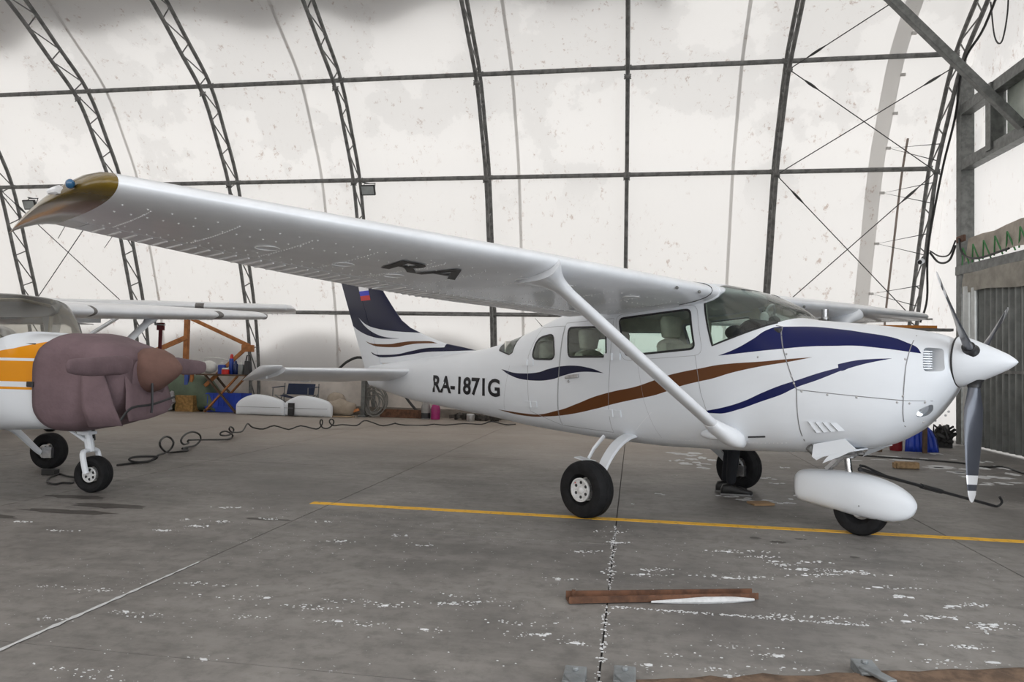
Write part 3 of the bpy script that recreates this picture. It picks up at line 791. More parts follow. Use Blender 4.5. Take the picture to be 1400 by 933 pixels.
# joints, window gaskets
def strip(nm, pts, w, sd, m, closed=False, off=.002):
    mb = MB(); hull_strip(mb, pts, w, sd, off, closed); mb.build(nm, m, AIR)
for sd in (-1, 1):
    for p in (P_FRONT, P_MID, P_REAR): strip('window_gasket', p, .02, sd, M_GASKET, True)
    strip('window_gasket', [(-.81, 2.02), (-.845, 1.90), (-.715, 1.50), (-.20, 1.69), (-.14, 1.728)], .016, sd, M_GASKET)
    strip('window_gasket', [(-3.42, 1.62), (-3.415, 1.445), (-3.47, 1.42), (-3.72, 1.474)], .014, sd, M_GASKET)
    for p, w in (([(-.20, 1.665), (-.155, 1.655), (-.148, 1.61), (-.101, 1.468), (.021, 1.152), (.03, .80), (.035, .70)], .008), ([(.021, 1.152), (.30, 1.13), (.737, 1.098)], .006), ([(.778, 1.58), (.752, 1.35), (.737, 1.098), (.715, .90)], .006),
                 ([(.72, 1.098), (.93, 1.10)], .004), ([(-3.55, .78), (-3.42, 1.3)], .003), ([(-1.30, .66), (-1.42, 1.0), (-1.5, 1.36)], .002)): strip('panel_joint', p, w, sd, M_SEAM if w > .003 else M_SEAML)
for p, w, c in ((P_CARGOR, .006, True), (P_CARGOF, .006, True), ([(-.88, 1.42), (-.82, 1.1), (-.70, .75)], .005, False), (roundpoly([(-1.80, 1.80), (-.90, 1.87), (-.80, 1.42), (-1.68, 1.36)], .09), .004, True)):
    strip('panel_joint', p, w * .8, -1, M_SEAML, c, .0025)
mb = MB()
for x, z in ((-.07, 1.43), (-.02, 1.255), (.0, 1.20), (.06, 1.14), (.25, 1.122), (.45, 1.11), (.70, 1.085), (.735, 1.13), (.745, 1.40), (.77, 1.08), (.85, 1.09), (.91, .99), (.93, 1.02), (.80, .94), (-.3, 1.405)):
    for sd in (-1, 1):
        p = Vector(on_hull(x, z, sd, 0)); mb.lathe([(.009, -.004), (.009, .002), (.004, .004)], p, (0, sd, 0), 8)
mb.build('cowl_fastener', M_ALU, AIR, 35)['kind'] = 'stuff'
# rivet rows along the belly and door edges
mb = MB()
def dot(mb, p, n, r=.005):
    p = Vector(p); n = Vector(n).normalized(); u = n.orthogonal().normalized(); w = n.cross(u)
    mb.add([p + u * r, p + w * r, p - u * r, p - w * r, p + n * r * .7], [(0, 1, 4), (1, 2, 4), (2, 3, 4), (3, 0, 4)])
for i in range(70):
    x = -2.6 + i * .036; z = float(F_ZB(x)) + .09
    dot(mb, on_hull(x, z, -1, .0005), (0, -1, -.3), .004)
for i in range(18): dot(mb, on_hull(-1.55 + i * .012, .72 + i * -.0 + .01 * i, -1, .0005), (0, -1, 0), .004)
mb.build('rivets', M_RIVET, AIR, 0)['kind'] = 'stuff'
# door hinges and handle
for x, z, own in ((-3.09, 1.333, CARGOR), (-3.03, .878, CARGOR), (-1.80, .858, CARGOF), (-1.80, 1.40, CARGOF)):
    mb = MB()
    for dx in (-.055, .055):
        ring = [on_hull(x + dx + a, z + b, -1, o) for o in (0, .013) for a, b in ((-.045, -.032), (.045, -.032), (.045, .032), (-.045, .032))]
        mb.add(ring, [(3, 2, 1, 0), (4, 5, 6, 7), (0, 1, 5, 4), (1, 2, 6, 5), (2, 3, 7, 6), (3, 0, 4, 7)])
    mb.tube([on_hull(x, z - .034, -1, .013), on_hull(x, z + .034, -1, .013)], .009, 6)
    mb.build('door_hinge', M_WHITE, own)
mb = MB(); a = Vector(on_hull(-2.43, 1.188, -1, .012)); b = Vector(on_hull(-2.25, 1.208, -1, .014))
mb.beam(a, b, .016, .035); mb.ball(a, (.02, .012, .02)); mb.lathe([(.012, 0), (.012, .012)], on_hull(-2.40, 1.145, -1, 0), (0, -1, 0), 10)
mb.build('door_handle', M_ALU, CARGOF)
# registration on the side
V, Fs = text_mesh('RA-1871G', .028)
for sd in (-1, 1):
    mb = MB(); vs = []
    for u, v in V[:, :2]:
        if sd < 0: x = -5.062 + (1.475 - .0 * v) * u + .018 * v * (1 - u)
        else: x = -3.587 - 1.475 * u
        z = .926 + (.228 - .015 * u) * v
        vs.append(on_hull(x, z, sd, .006))
    mb.add(vs, Fs); mb.build('registration_lettering', M_TEXT, AIR, 0)
# cooling louvers on the lower cowl
for k in range(4):
    x = .108 + .053 * k; mb = MB(); p = [(x, .908), (x + .040, .911), (x + .088, .828 + k * .008), (x + .046, .822 + k * .008)]
    o4 = (.020, .004, .004, .020); q = [on_hull(a, b, -1, o) for (a, b), o in zip(p, o4)]; q2 = [on_hull(a, b, -1, .002) for a, b in p]
    mb.add(q + q2, [(0, 1, 2, 3), (0, 3, 7, 4), (0, 4, 5, 1), (3, 2, 6, 7)]); mb.build('louver', M_WHITE, LCOWL, 0)
    mb = MB(); mb.add([on_hull(a, b, -1, .0035) for a, b in ((x - .011, .906), (x - .001, .907), (x + .045, .823 + k * .008), (x + .035, .821 + k * .008))], [(0, 1, 2, 3)]); mb.build('louver_slot', M_STEEL, LCOWL, 0)
# air inlets and landing lamps: pockets behind the cut outlines
def pocket(mb, poly, side, depth, shrink):
    n = len(poly); P = [Vector(on_hull(x, z, side, 0)) for x, z in poly]; c = sum(P, Vector()) / n
    Q = [c + (p - c) * shrink + Vector(depth) for p in P]
    mb.loft([P, Q], cap=False); mb.add(Q, [tuple(range(n))])
    return P, Q, c
for sd in (-1, 1):
    mb = MB(); P, Q, c = pocket(mb, P_INLET, sd, (-.10, -sd * .05, 0), .9); mb.build('air_inlet', M_WHITE, BOWL)
    mb = MB()
    for i in range(8):
        y = .165 - i * .0; zz = 1.335 + i * .018
        mb.beam((.79, sd * .27, zz), (.87, sd * .20, zz), .05, .004)
    mb.build('cooling_fin', M_ALU, BOWL)
    mb = MB(); P, Q, c = pocket(mb, P_LAMP, sd, (-.03, -sd * .012, .0), .93); mb.build('lamp_recess', M_WHITE, BOWL)
    mb = MB(); mb.lathe([(.001, -.02), (.018, -.012), (.028, .012), (.028, .016), (.001, .02)], Vector((.795, sd * .222, 1.01)), (1, sd * .9, .1), 16); mb.build('landing_lamp', M_CHROME, BOWL)
    faces_obj('lamp_glass', [f for f in lmp if sum(p[1] for p in f) * sd > 0], M_LAMPG, BOWL)
# cabin: liner, floor, seats, panel
lin = hull_grid(list(np.linspace(-3.62, -.16, 60)), 60, .955)
for p in (WS, P_BACK): _, lin = cut(lin, p)
grow = lambda poly, g: [(sum(q[0] for q in poly) / len(poly) + (x - sum(q[0] for q in poly) / len(poly)) * g, sum(q[1] for q in poly) / len(poly) + (z - sum(q[1] for q in poly) / len(poly)) * g) for x, z in poly]
for p in (P_FRONT, P_MID, P_REAR):
    _, lin = cut(lin, grow(p, 1.03))
faces_obj('cabin_liner', lin, M_LINER, AIR, False)
mb = MB(); mb.box((-1.4, 0, .80), (2.2, .86, .03)); mb.build('cabin_floor', M_LINER, AIR)
mb = MB(); mb.box((-3.60, 0, 1.2), (.02, .62, .76)); mb.build('rear_bulkhead', M_LINER, AIR)
def seat(x, y, top):
    mb = MB()
    mb.box((x + .22, y, 1.02), (.48, .44, .13)); mb.box((x, y, 1.08 + (top - 1.08) / 2), (.11, .42, top - 1.06), Matrix.Rotation(-.14, 3, 'Y'))
    for s_ in (-1, 1):
        mb.tube([(x + .05, y + s_ * .17, .82), (x + .05, y + s_ * .17, .98)], .02, 6); mb.tube([(x + .40, y + s_ * .17, .82), (x + .40, y + s_ * .17, .98)], .02, 6)
    mb.ball((x - .06, y, top - .02), (.075, .225, .085), 14, 8)
    st = mb.build('seat', M_CREAM, AIR, 40, bevel=.03)
    mb = MB(); mb.loft([[Vector((x - .07 + a * math.cos(q), y + b * math.copysign(abs(math.sin(q)) ** .6, math.sin(q)), top + h)) for q in np.linspace(0, 2 * math.pi, 21)[:-1]] for h, a, b in ((.06, .03, .09), (.075, .055, .115), (.16, .065, .135), (.235, .06, .145), (.265, .045, .13), (.275, .01, .1))]); mb.tube([(x - .07, y - .05, top), (x - .07, y - .05, top + .1)], .008, 6); mb.tube([(x - .07, y + .05, top), (x - .07, y + .05, top + .1)], .008, 6)
    mb.build('headrest', M_CREAM, st)
for sx, tp in ((-1.28, 1.52), (-2.30, 1.42), (-2.95, 1.30)):
    for sy in ((-.26, .26) if sx > -2.9 else (-.2, .2)): seat(sx, sy, tp)
mb = MB()
mb.box((-.36, 0, 1.42), (.10, 1.0, .36)); mb.box((-.30, 0, 1.62), (.30, .96, .05))
mb.ball((-.38, -.22, 1.67), (.06, .10, .055)); mb.ball((-.5, 0.1, 1.74), (.05, .07, .05)); mb.box((-.42, .28, 1.66), (.1, .3, .06))
mb.build('instrument_panel', M_BLACK, AIR, 40, bevel=.015)
mb = MB(); mb.loft([[(-.62 + .5 * k / 8, y, 1.60 + .13 * math.sin(math.pi * min(1, k / 6)) ) for k in range(9)] for y in (-.42, 0, .42)], cap=False, close=False); b = mb.build('glareshield', M_BLACK, AIR, 60); so = b.modifiers.new('thickness', 'SOLIDIFY'); so.thickness = .02
mb = MB(); hp = Vector((-.56, .12, 1.80))
mb.tube(smoothpath([hp + Vector((0, -.09, -.03)), hp + Vector((.02, -.06, .06)), hp + Vector((.03, .0, .09)), hp + Vector((.02, .06, .06)), hp + Vector((0, .09, -.03))], 4), .012, 6)
for k in (-1, 1): mb.ball(hp + Vector((0, k * .09, -.03)), (.045, .028, .055), 12, 8)
mb.tube(smoothpath([hp + Vector((0, -.09, -.05)), hp + Vector((.08, -.05, -.09)), hp + Vector((.02, .0, -.09))], 4), .006, 5); mb.build('headset', M_RIM, AIR)
for sy in (-.26, .26):
    mb = MB(); mb.tube([(-.40, sy, 1.36), (-.60, sy, 1.38)], .015, 8)
    mb.tube([(-.60, sy - .14, 1.50), (-.61, sy - .15, 1.40), (-.61, sy, 1.36), (-.61, sy + .15, 1.40), (-.60, sy + .14, 1.50)], .014, 8); mb.build('control_yoke', M_BLACK, AIR)
mb = MB(); mb.lathe([(.05, 0), (.045, .012), (.02, .016)], (-1.45, -.20, 1.985), (0, 0, -1), 14); mb.lathe([(.05, 0), (.045, .012), (.02, .016)], (-1.45, .20, 1.985), (0, 0, -1), 14); mb.build('cabin_speaker', M_BLACK, AIR)
# whip antenna, wing root filler
mb = MB(); mb.tube([(-3.25, 0, 1.71), (-3.43, 0, 1.86)], [.006, .002], 6); mb.build('whip_antenna', M_BLACK, AIR)

# ---- wings
def wst(y, sd):
    a = abs(y); lx = np.interp(a, [.45, 2.54, 5.2], [-.69, -.715, -.836]); tx = np.interp(a, [.45, 2.54, 5.2], [-2.34, -2.32, -2.02])
    lz = np.interp(a, [.45, 5.2], [1.965, 2.052] if sd < 0 else [1.965, 2.12]); tz = lz - np.interp(a, [.45, 2.54, 4.0, 5.2], [.165, .155, .11, .035])
    return Vector((lx, y, lz)), Vector((tx, y, tz))
FM = airfoil(22, .02, 0, .735); FF = airfoil(6, .02, .745, 1.0); FW = airfoil(26, .02)
def foil_pt(y, sd, s_, up=False):
    le, te = wst(y, sd); c = (te - le).length
    yt = 5 * (.2969 * math.sqrt(s_) - .126 * s_ - .3516 * s_ ** 2 + .2843 * s_ ** 3 - .1015 * s_ ** 4)
    cm = .02 / .16 * (.8 * s_ - s_ * s_) if s_ < .4 else .02 / .36 * (.2 + .8 * s_ - s_ * s_)
    return le + (te - le) * s_ + Vector((0, 0, (yt * .125 if up else -yt * .125) * c + cm * c))
def wing(sd):
    ys = [.47, .7, 1.2, 1.8, 2.54, 3.0, 3.6, 4.2, 4.8, 5.2]
    mb = MB(); mb.loft([foil_ring(*wst(sd * y, sd), .125, FM) for y in ys])
    w = mb.build('wing', M_WING, AIR, 50)
    for nm, y0, y1 in (('flap', .60, 2.98), ('aileron', 3.01, 5.10), ('wing_trailing_edge', 5.105, 5.2)):
        mb = MB(); mb.loft([foil_ring(*wst(sd * y, sd), .125, FF) for y in np.linspace(y0, y1, 4)])
        cs = mb.build(nm, M_WING, w, 40)
        if nm == 'wing_trailing_edge': continue
        mb = MB(); y = y0 + .05          # pressed stiffening beads
        while y < y1 - .03:
            a = foil_pt(sd * y, sd, .78); b = foil_pt(sd * y, sd, .985)
            mb.tube([a + Vector((0, 0, .001)), (a + b) / 2 + Vector((0, 0, .0005)), b + Vector((0, 0, .001))], [.007, .010, .007], 5); y += .085 if nm == 'aileron' else .07
        mb.build('stiffening_bead', M_RIVET, cs, 0)['kind'] = 'stuff'
    # moulded tip
    tip = [(5.2, 0, 0, 0, .125), (5.235, -.006, -.01, -.001, .122), (5.28, -.045, -.05, -.006, .105), (5.325, -.15, -.10, -.016, .08), (5.36, -.33, -.16, -.028, .05), (5.38, -.60, -.20, -.038, .022)]
    le0, te0 = wst(sd * 5.2, sd); rings = []
    for y, dl, dt, dz, th in tip:
        le = Vector((le0.x + dl, sd * y, le0.z + dz)); te = Vector((te0.x + dt, sd * y, te0.z + dz * 1.4))
        rings.append(foil_ring(le, te, th, FW))
    mb = MB(); mb.loft(rings); mb.build('wing_tip', M_OLIVE if sd < 0 else M_WHITE, w, 60)
    p = Vector((le0.x - .17, sd * 5.35, le0.z - .006))
    mb = MB(); mb.ball(p, (.028, .02, .022), 12, 8); mb.build('navigation_light', M_BLUEG, w)
    mb = MB(); mb.tube([p + Vector((-.14, sd * .012, -.004)), p + Vector((-.22, sd * .035, -.006))], [.02, .014], 8); mb.build('tail_light', M_SNOW, w)
    # rivets underneath
    mb = MB(); nv = Vector((0, 0, -1))
    for s_ in (.16, .30, .60, .70):
        y = .62
        while y < 5.18:
            dot(mb, foil_pt(sd * y, sd, s_) + Vector((0, 0, .0005)), nv, .0085); y += .075 if s_ != .16 else .11
    for y in np.arange(.8, 5.15, .42):
        for s_ in np.arange(.18, .70, .025): dot(mb, foil_pt(sd * y, sd, s_) + Vector((0, 0, .0005)), nv, .0075)
    for y in (1.62, 3.25):
        for s_ in np.arange(.18, .72, .016):
            dot(mb, foil_pt(sd * (y + .25 * (s_ - .2)), sd, s_) + Vector((0, 0, .0005)), nv, .0075)
    mb.build('rivets', M_RIVET, w, 0)['kind'] = 'stuff'
    # oval inspection covers
    for y, s_ in ((4.25, .45), (3.7, .5), (2.5, .2), (2.1, .2), (3.25, .55), (1.3, .2)):
        c = foil_pt(sd * y, sd, s_); mb = MB(); ring = [c + Vector((.07 * math.cos(t), .07 * math.sin(t), (-.07 * math.cos(t)) * -.03 - .002)) for t in np.linspace(0, 2 * math.pi, 18)[:-1]]
        mb.tube(ring, .003, 4, True); mb.build('inspection_cover', M_RIVET, w)
    # static wicks
    mb = MB()
    for y in (4.9, 5.15): a = foil_pt(sd * y, sd, 1.0); mb.tube([a, a + Vector((-.15, 0, -.05))], .002, 4)
    mb.build('static_wick', M_BLACK, w)
    # root fairing round the leading edge
    mb = MB(); mb.tube([foil_pt(sd * .50, sd, t, u) + Vector((.0, 0, 0)) for t, u in ((.24, True), (.12, True), (.04, True), (.008, True), (.0, False), (.01, False), (.04, False), (.10, False), (.18, False))], .014, 8)
    mb.build('wing_root_fillet', M_WHITE, w)
    mb = MB(); mb.tube([foil_pt(sd * .62, sd, t, u) + Vector((.002, 0, .002 if u else -.002)) for t, u in ((.24, True), (.12, True), (.05, True), (.02, True), (.005, True), (.0, False), (.01, False), (.04, False), (.10, False), (.2, False))], .004, 6)
    mb.build('wing_root_seal', M_GASKET, w)
    # vents on the leading edge
    mb = MB()
    for y in (.80, 1.12): p = foil_pt(sd * y, sd, .004); mb.ball(p + Vector((.0, 0, -.012)), (.012, .018, .014), 8, 6)
    mb.build('fresh_air_vent', M_STEELD, w)
    # lift strut with cuffs
    b = Vector((-.60, sd * .585, .765)); t = Vector((-.845, sd * 2.44, 1.905 if sd < 0 else 1.915)); d = t - b
    def sec(c, ch, th):
        ax = d.normalized(); u = Vector((1, 0, 0)); u = (u - ax * u.dot(ax)).normalized(); v = ax.cross(u)
        return [c + u * ch * (math.cos(q) * .5 - .08 * math.cos(2 * q)) + v * th * .5 * math.sin(q) for q in np.linspace(0, 2 * math.pi, 21)[:-1]]
    mb = MB(); mb.loft([sec(b + d * f, .135, .068) for f in (.04, .3, .6, .95)]); st = mb.build('lift_strut', M_WING, w, 60)
    mb = MB(); mb.loft([sec(b + d * f + Vector((o, 0, 0)), c_, h_) for f, o, c_, h_ in ((.92, 0, .138, .072), (.95, 0, .155, .082), (.972, -.01, .21, .095), (.995, -.025, .31, .12), (1.015, -.04, .43, .15), (1.04, -.05, .54, .19))]); mb.build('strut_fairing', M_WING, st, 60)
    mb = MB(); mb.loft([sec(b + d * f + Vector((o, 0, 0)), c_, h_) for f, o, c_, h_ in ((-.085, .06, .08, .05), (-.075, .06, .17, .10), (-.045, .05, .215, .14), (-.01, .03, .215, .145), (.03, .01, .185, .115), (.075, 0, .15, .082), (.078, 0, .138, .070))]); mb.build('strut_fairing', M_WING, st, 60)
    mb = MB(); mb.ball((-.68, sd * .575, .745), (.13, .06, .045), 16, 10); mb.build('strut_root_blister', M_WHITE, st, 60)
    return w
WR = wing(-1); WL = wing(1)
# RA under the near wing
V, Fs = text_mesh('RA', .018)
mb = MB(); vs = []
for u, v in V[:, :2]:
    a = Vector((-1.366, -3.493)).lerp(Vector((-1.355, -2.881)), u); b = Vector((-1.076, -3.518)).lerp(Vector((-1.049, -2.908)), u); p = a.lerp(b, v)
    le, te = wst(p.y, -1); s_ = (p.x - le.x) / (te.x - le.x); vs.append(foil_pt(p.y, -1, s_) + Vector((0, 0, -.006)))
mb.add(vs, Fs); mb.build('registration_lettering', M_TEXT, WR, 0)
# centre section roof between the wings
mb = MB(); mb.loft([foil_ring(*(lambda p: (p[0] + Vector((-.03, 0, .012)), p[1]))(wst(y, -1)), .125, FM) for y in (-.49, -.25, 0, .25, .49)]); mb.build('wing_centre_section', M_WHITE, AIR, 50)

# ---- tail
def fin_sec(z, s0, s1, n=10):
    lx = np.interp(z, [1.20, 1.484, 1.53, 1.578, 1.65, 1.731, 1.808, 1.921, 2.12, 2.337, 2.78], [-4.30, -4.485, -4.77, -5.131, -5.40, -5.682, -5.93, -6.152, -6.386, -6.618, -7.06])
    tx = -7.114 - .5694 * (z - 1.242); c = lx - tx; T = .10 if z < 1.9 else .10 - .04 * (z - 1.9)
    out = []
    for s_, yt, _ in airfoil(n, 0, s0, s1): out.append(Vector((lx - c * s_, yt * T, z)))
    return out
def hinge_s(z):
    lx = fin_sec(z, 0, 1)[10].x; tx = -7.114 - .5694 * (z - 1.242); return (lx - (-6.653 - .547 * (z - 1.314))) / (lx - tx)
zs = [1.30, 1.40, 1.484, 1.53, 1.578, 1.61, 1.65, 1.69, 1.731, 1.77, 1.808, 1.86, 1.921, 2.0, 2.12, 2.337, 2.55, 2.78]
mb = MB(); mb.loft([fin_sec(z, 0, hinge_s(z) - .004) for z in zs]); FIN = mb.build('fin', M_FIN, AIR, 50)
mb = MB(); mb.loft([fin_sec(z, hinge_s(z) + .004, 1, 6) for z in [1.06, 1.2, 1.4, 1.7, 2.0, 2.3, 2.6, 2.78]]); RUD = mb.build('rudder', M_FIN, AIR, 50)
M_FLAG = []
for c in ((.85, .85, .87, 1), srgb(38, 48, 190), srgb(196, 32, 30)): M_FLAG.append(plain('flag_paint_%d' % len(M_FLAG), c, .35, 0, .04))
for sd in (-1, 1):
    mb = MB()
    for k, (z0, z1) in enumerate(((2.40, 2.475), (2.325, 2.40), (2.25, 2.325))):
        mb.m = k; xa = lambda z: -7.20 - .42 * (z - 2.25); pts = []
        for x, z in ((xa(z0), z0), (xa(z0) + .275, z0), (xa(z1) + .275, z1), (xa(z1), z1)):
            lx = fin_sec(z, 0, 1)[10].x; tx = -7.114 - .5694 * (z - 1.242); s_ = (lx - x) / (lx - tx); T = .10 - .04 * (z - 1.9)
            pts.append((x, sd * (5 * (.2969 * math.sqrt(s_) - .126 * s_ - .3516 * s_ ** 2 + .2843 * s_ ** 3 - .1015 * s_ ** 4) * T + .003), z))
        mb.quad(*pts)
    mb.build('flag', M_FLAG, FIN, 0)
def stab(sd):
    zr, zt = 1.195, (1.19 if sd < 0 else 1.23)
    def st(y): f = (abs(y) - .12) / 1.86; return Vector((-5.70 - .42 * f, y, zr + (zt - zr) * f)), Vector((-6.93 - .05 * f, y, 1.0 + (zt - zr) * f + .03 * f))
    S0 = airfoil(14, 0, 0, .555); S1 = airfoil(6, 0, .565, 1)
    mb = MB(); mb.loft([foil_ring(*st(sd * y), .105, S0) for y in (.10, .6, 1.2, 1.80)]); s_ = mb.build('stabilizer', M_WING, AIR, 50)
    mb = MB(); mb.loft([foil_ring(*(lambda p: (p[0], p[0].lerp(p[1], k)))(st(sd * y)), .105 / 1, S1) for y, k in ((.36, .86), (.55, 1.0), (1.2, 1.0), (1.82, 1.0))])
    a, b = st(sd * 1.82); hb = [(1.82, -.20, 0), (1.90, -.20, 0), (1.96, -.235, -.02), (1.995, -.38, -.05)]
    mb.loft([foil_ring(Vector((a.x + dx + .2 - .04, sd * y, a.z + .035)), Vector((b.x - dt, sd * y, b.z)), .085, airfoil(12, 0)) for y, dx, dt in hb])
    e = mb.build('elevator', M_WING, s_, 50)
    mb = MB(); q = st(sd * 1.2); c = q[0].lerp(q[1], .60); mb.beam(c + Vector((0, 0, -.06)), c + Vector((-.26, 0, -.075)), .012, .018); mb.beam(c + Vector((-.24, 0, -.085)), c + Vector((-.24, 0, .0)), .012, .03); mb.build('trim_tab_arm', M_WING, e)
stab(-1); stab(1)

# ---- propeller
mb = MB(); mb.lathe([(.001, .335), (.022, .318), (.055, .275), (.095, .2), (.132, .125), (.162, .06), (.180, .01), (.186, -.02), (.186, -.035), (.15, -.037)], (1.035, 0, 1.392), (1, 0, 0), 48)
SPIN = mb.build('spinner', M_WHITE, AIR, 50)
mb = MB(); mb.lathe([(.188, -.006), (.19, 0), (.188, .006)], (1.0, 0, 1.392), (1, 0, 0), 40); mb.lathe([(.12, -.05), (.12, .0)], (1.0, 0, 1.392), (1, 0, 0), 24); mb.build('spinner_backplate', M_BLACK, SPIN)
def blade_mat():
    t = NT('dark_blade_with_white_bands'); X, Y, Z = t.xyz()
    c = t.mix(t.noise(5, 4), srgb(62, 64, 72), srgb(84, 87, 96))
    w = t.math('ADD', t.math('GREATER_THAN', Z, .93), t.math('MULTIPLY', t.math('GREATER_THAN', Z, .82), t.math('LESS_THAN', Z, .885)), clamp=True)
    t.set(t.mix(w, c, (.85, .85, .87, 1)), .3, .35, .3); return t.mat
mb = MB(); rings = []
for r, ch, th, tw in ((.10, .075, .07, 55), (.17, .075, .065, 50), (.24, .10, .05, 44), (.34, .15, .034, 37), (.46, .165, .026, 31), (.60, .16, .02, 26), (.75, .14, .015, 22), (.88, .115, .012, 19), (.96, .09, .009, 17), (1.0, .05, .006, 16), (1.012, .015, .004, 16)):
    a = math.radians(tw); ring = []
    for q in np.linspace(0, 2 * math.pi, 19)[:-1]:
        cx, cy = ch * .5 * math.cos(q), th * .5 * math.sin(q)
        ring.append(Vector((cx * math.sin(a) + cy * math.cos(a), -(cx * math.cos(a) - cy * math.sin(a)), r)))
    rings.append(ring)
mb.loft(rings); bm_ = mb.mesh('propeller_blade', blade_mat(), 50)
mb = MB(); mb.lathe([(.062, .02), (.062, .135), (.05, .15), (.042, .185), (.044, .19)], (0, 0, 0), (0, 0, 1), 20); bt_ = mb.mesh('blade_boot', M_BLACK, 50)
for th in (184, -56, 64):
    for me, nm in ((bm_, 'propeller_blade'), (bt_, 'blade_boot')):
        o = bpy.data.objects.new(nm, me); COL.objects.link(o); o.parent = SPIN; o.location = (1.10, 0, 1.392); o.rotation_euler = (math.radians(-th), 0, 0)

# ---- landing gear
def wheel(parent, c, r, w, hub, side=-1, name='wheel'):
    """tyre with a rim and hub cap, axle along y"""
    c = Vector(c); mb = MB()
    pr = [(r * .55, -w * .40), (r * .78, -w * .5), (r * .92, -w * .44), (r * .985, -w * .30), (r, -w * .12), (r * .985, -w * .10), (r * .985, -w * .07), (r, -w * .05), (r, w * .05), (r * .985, w * .07), (r * .985, w * .10), (r, w * .12), (r * .985, w * .30), (r * .92, w * .44), (r * .78, w * .5), (r * .55, w * .40), (r * .40, 0)]
    mb.lathe([(a, h * 1.0) for a, h in pr], c, (0, 1, 0), 40, True)
    ty = mb.build(name if name else 'tyre', M_RUBBER, parent, 40)
    for s_ in (-1, 1):
        mb = MB()
        mb.lathe([(hub * 1.02, s_ * w * .36), (hub * 1.02, s_ * w * .44), (hub * .90, s_ * w * .45), (hub * .84, s_ * w * .36), (hub * .36, s_ * w * .33), (hub * .28, s_ * w * .42), (hub * .16, s_ * w * .45), (.002, s_ * w * .45)], c, (0, 1, 0), 28)
        for k in range(6):
            a = k * math.pi / 3; mb.lathe([(.010, 0), (.010, .012)], c + Vector((math.cos(a) * hub * .62, s_ * w * .34, math.sin(a) * hub * .62)), (0, s_, 0), 6)
        mb.build('wheel_rim', M_RIM, ty, 35)
    mb = MB()
    for s_ in (-1, 1):
        for k in range(6):
            a = (k + .5) * math.pi / 3; mb.lathe([(.014, 0), (.014, .003)], c + Vector((math.cos(a) * hub * .62, s_ * w * .352, math.sin(a) * hub * .62)), (0, s_, 0), 10)
    mb.build('rim_hole', M_GASKET, ty, 35)['kind'] = 'stuff'
    return ty
for sd in (-1, 1):
    pts = [(-1.66, sd * .36, .66), (-1.66, sd * .52, .635), (-1.63, sd * .70, .575), (-1.585, sd * .88, .475), (-1.54, sd * 1.02, .365), (-1.51, sd * 1.12, .265)]
    P = smoothpath(pts, 4); rings = []
    for i, p in enumerate(P):
        f = i / (len(P) - 1); t = (P[min(i + 1, len(P) - 1)] - P[max(i - 1, 0)]).normalized(); u = Vector((1, 0, 0)); u = (u - t * u.dot(t)).normalized(); v = t.cross(u)
        wd = .145 - .06 * f; th = .034 - .008 * f
        rings.append([p + u * wd * .5 * a + v * th * .5 * b for a, b in ((-1, -.6), (-.85, -1), (.85, -1), (1, -.6), (1, .6), (.85, 1), (-.85, 1), (-1, .6))])
    mb = MB(); mb.loft(rings); G = mb.build('main_gear_leg', M_WHITE, AIR, 30)
    wheel(G, (-1.495, sd * 1.265, .245), .245, .205, .10, sd)
    mb = MB(); mb.beam((-1.50, sd * 1.11, .30), (-1.495, sd * 1.13, .19), .09, .02); mb.lathe([(.025, 0), (.025, .16)], (-1.495, sd * 1.10, .245), (0, sd, 0), 12); mb.box((-1.40, sd * 1.15, .22), (.09, .05, .11)); mb.build('brake_caliper', M_ALU, G)
    if sd < 0:
        mb = MB(); mb.lathe([(.006, 0), (.006, .004)], (-1.545, -1.355, .30), (0, -1, 0), 6); mb.build('wheel_mark', M_FLAG[2], G)
mb = MB(); mb.tube([(-1.99, -.44, .62), (-2.02, -.56, .50), (-2.05, -.60, .405)], [.022, .02, .018], 10, flat=[.5, .5, .5]); mb.box((-2.07, -.63, .395), (.20, .10, .012), Matrix.Rotation(.12, 3, 'Y')); mb.build('boarding_step', M_WING, AIR, 35)
# nose gear with its large fairing
_fx = [-.235, -.205, -.12, .0, .15, .32, .45, .55, .63, .69, .715]
FT = pchip(_fx, [.425, .455, .478, .488, .495, .487, .465, .435, .395, .345, .305])
FB = pchip(_fx, [.255, .215, .20, .185, .165, .148, .14, .146, .17, .215, .27])
FWd = pchip(_fx, [.045, .08, .10, .118, .130, .138, .132, .115, .085, .045, .008])
mb = MB(); rings = []
for x in np.concatenate([np.linspace(-.235, .6, 26), np.linspace(.625, .715, 8)]):
    zt, zb, hw = float(FT(x)), float(FB(x)), float(FWd(x)); zm = zb + (zt - zb) * .45; r = []
    for q in np.linspace(0, 2 * math.pi, 33)[:-1]:
        c, s_ = math.cos(q), math.sin(q); n = 2.6; r.append((x, hw * math.copysign(abs(c) ** (2 / n), c), zm + ((zt - zm) if s_ > 0 else (zm - zb)) * math.copysign(abs(s_) ** (2 / n), s_)))
    rings.append(r)
mb.loft(rings); NGR = MB()
NGR.tube([(.235, 0, .30), (.165, 0, .80)], .027, 12); NGR.build('nose_oleo', M_CHROME, AIR)
NF = mb.build('wheel_fairing', M_WHITE, AIR, 60)
wheel(NF, (.30, 0, .205), .205, .16, .05, name='nose_wheel')
mb = MB(); mb.lathe([(.045, 0), (.05, .02), (.05, .07), (.038, .09)], (.21, 0, .60), (-.14, 0, 1), 14)
mb.box((.22, -.0, .655), (.13, .10, .035)); mb.beam((.16, -.05, .62), (.04, -.05, .50), .012, .028); mb.beam((.16, .05, .62), (.04, .05, .50), .012, .028); mb.beam((.04, 0, .50), (.17, 0, .44), .05, .02)
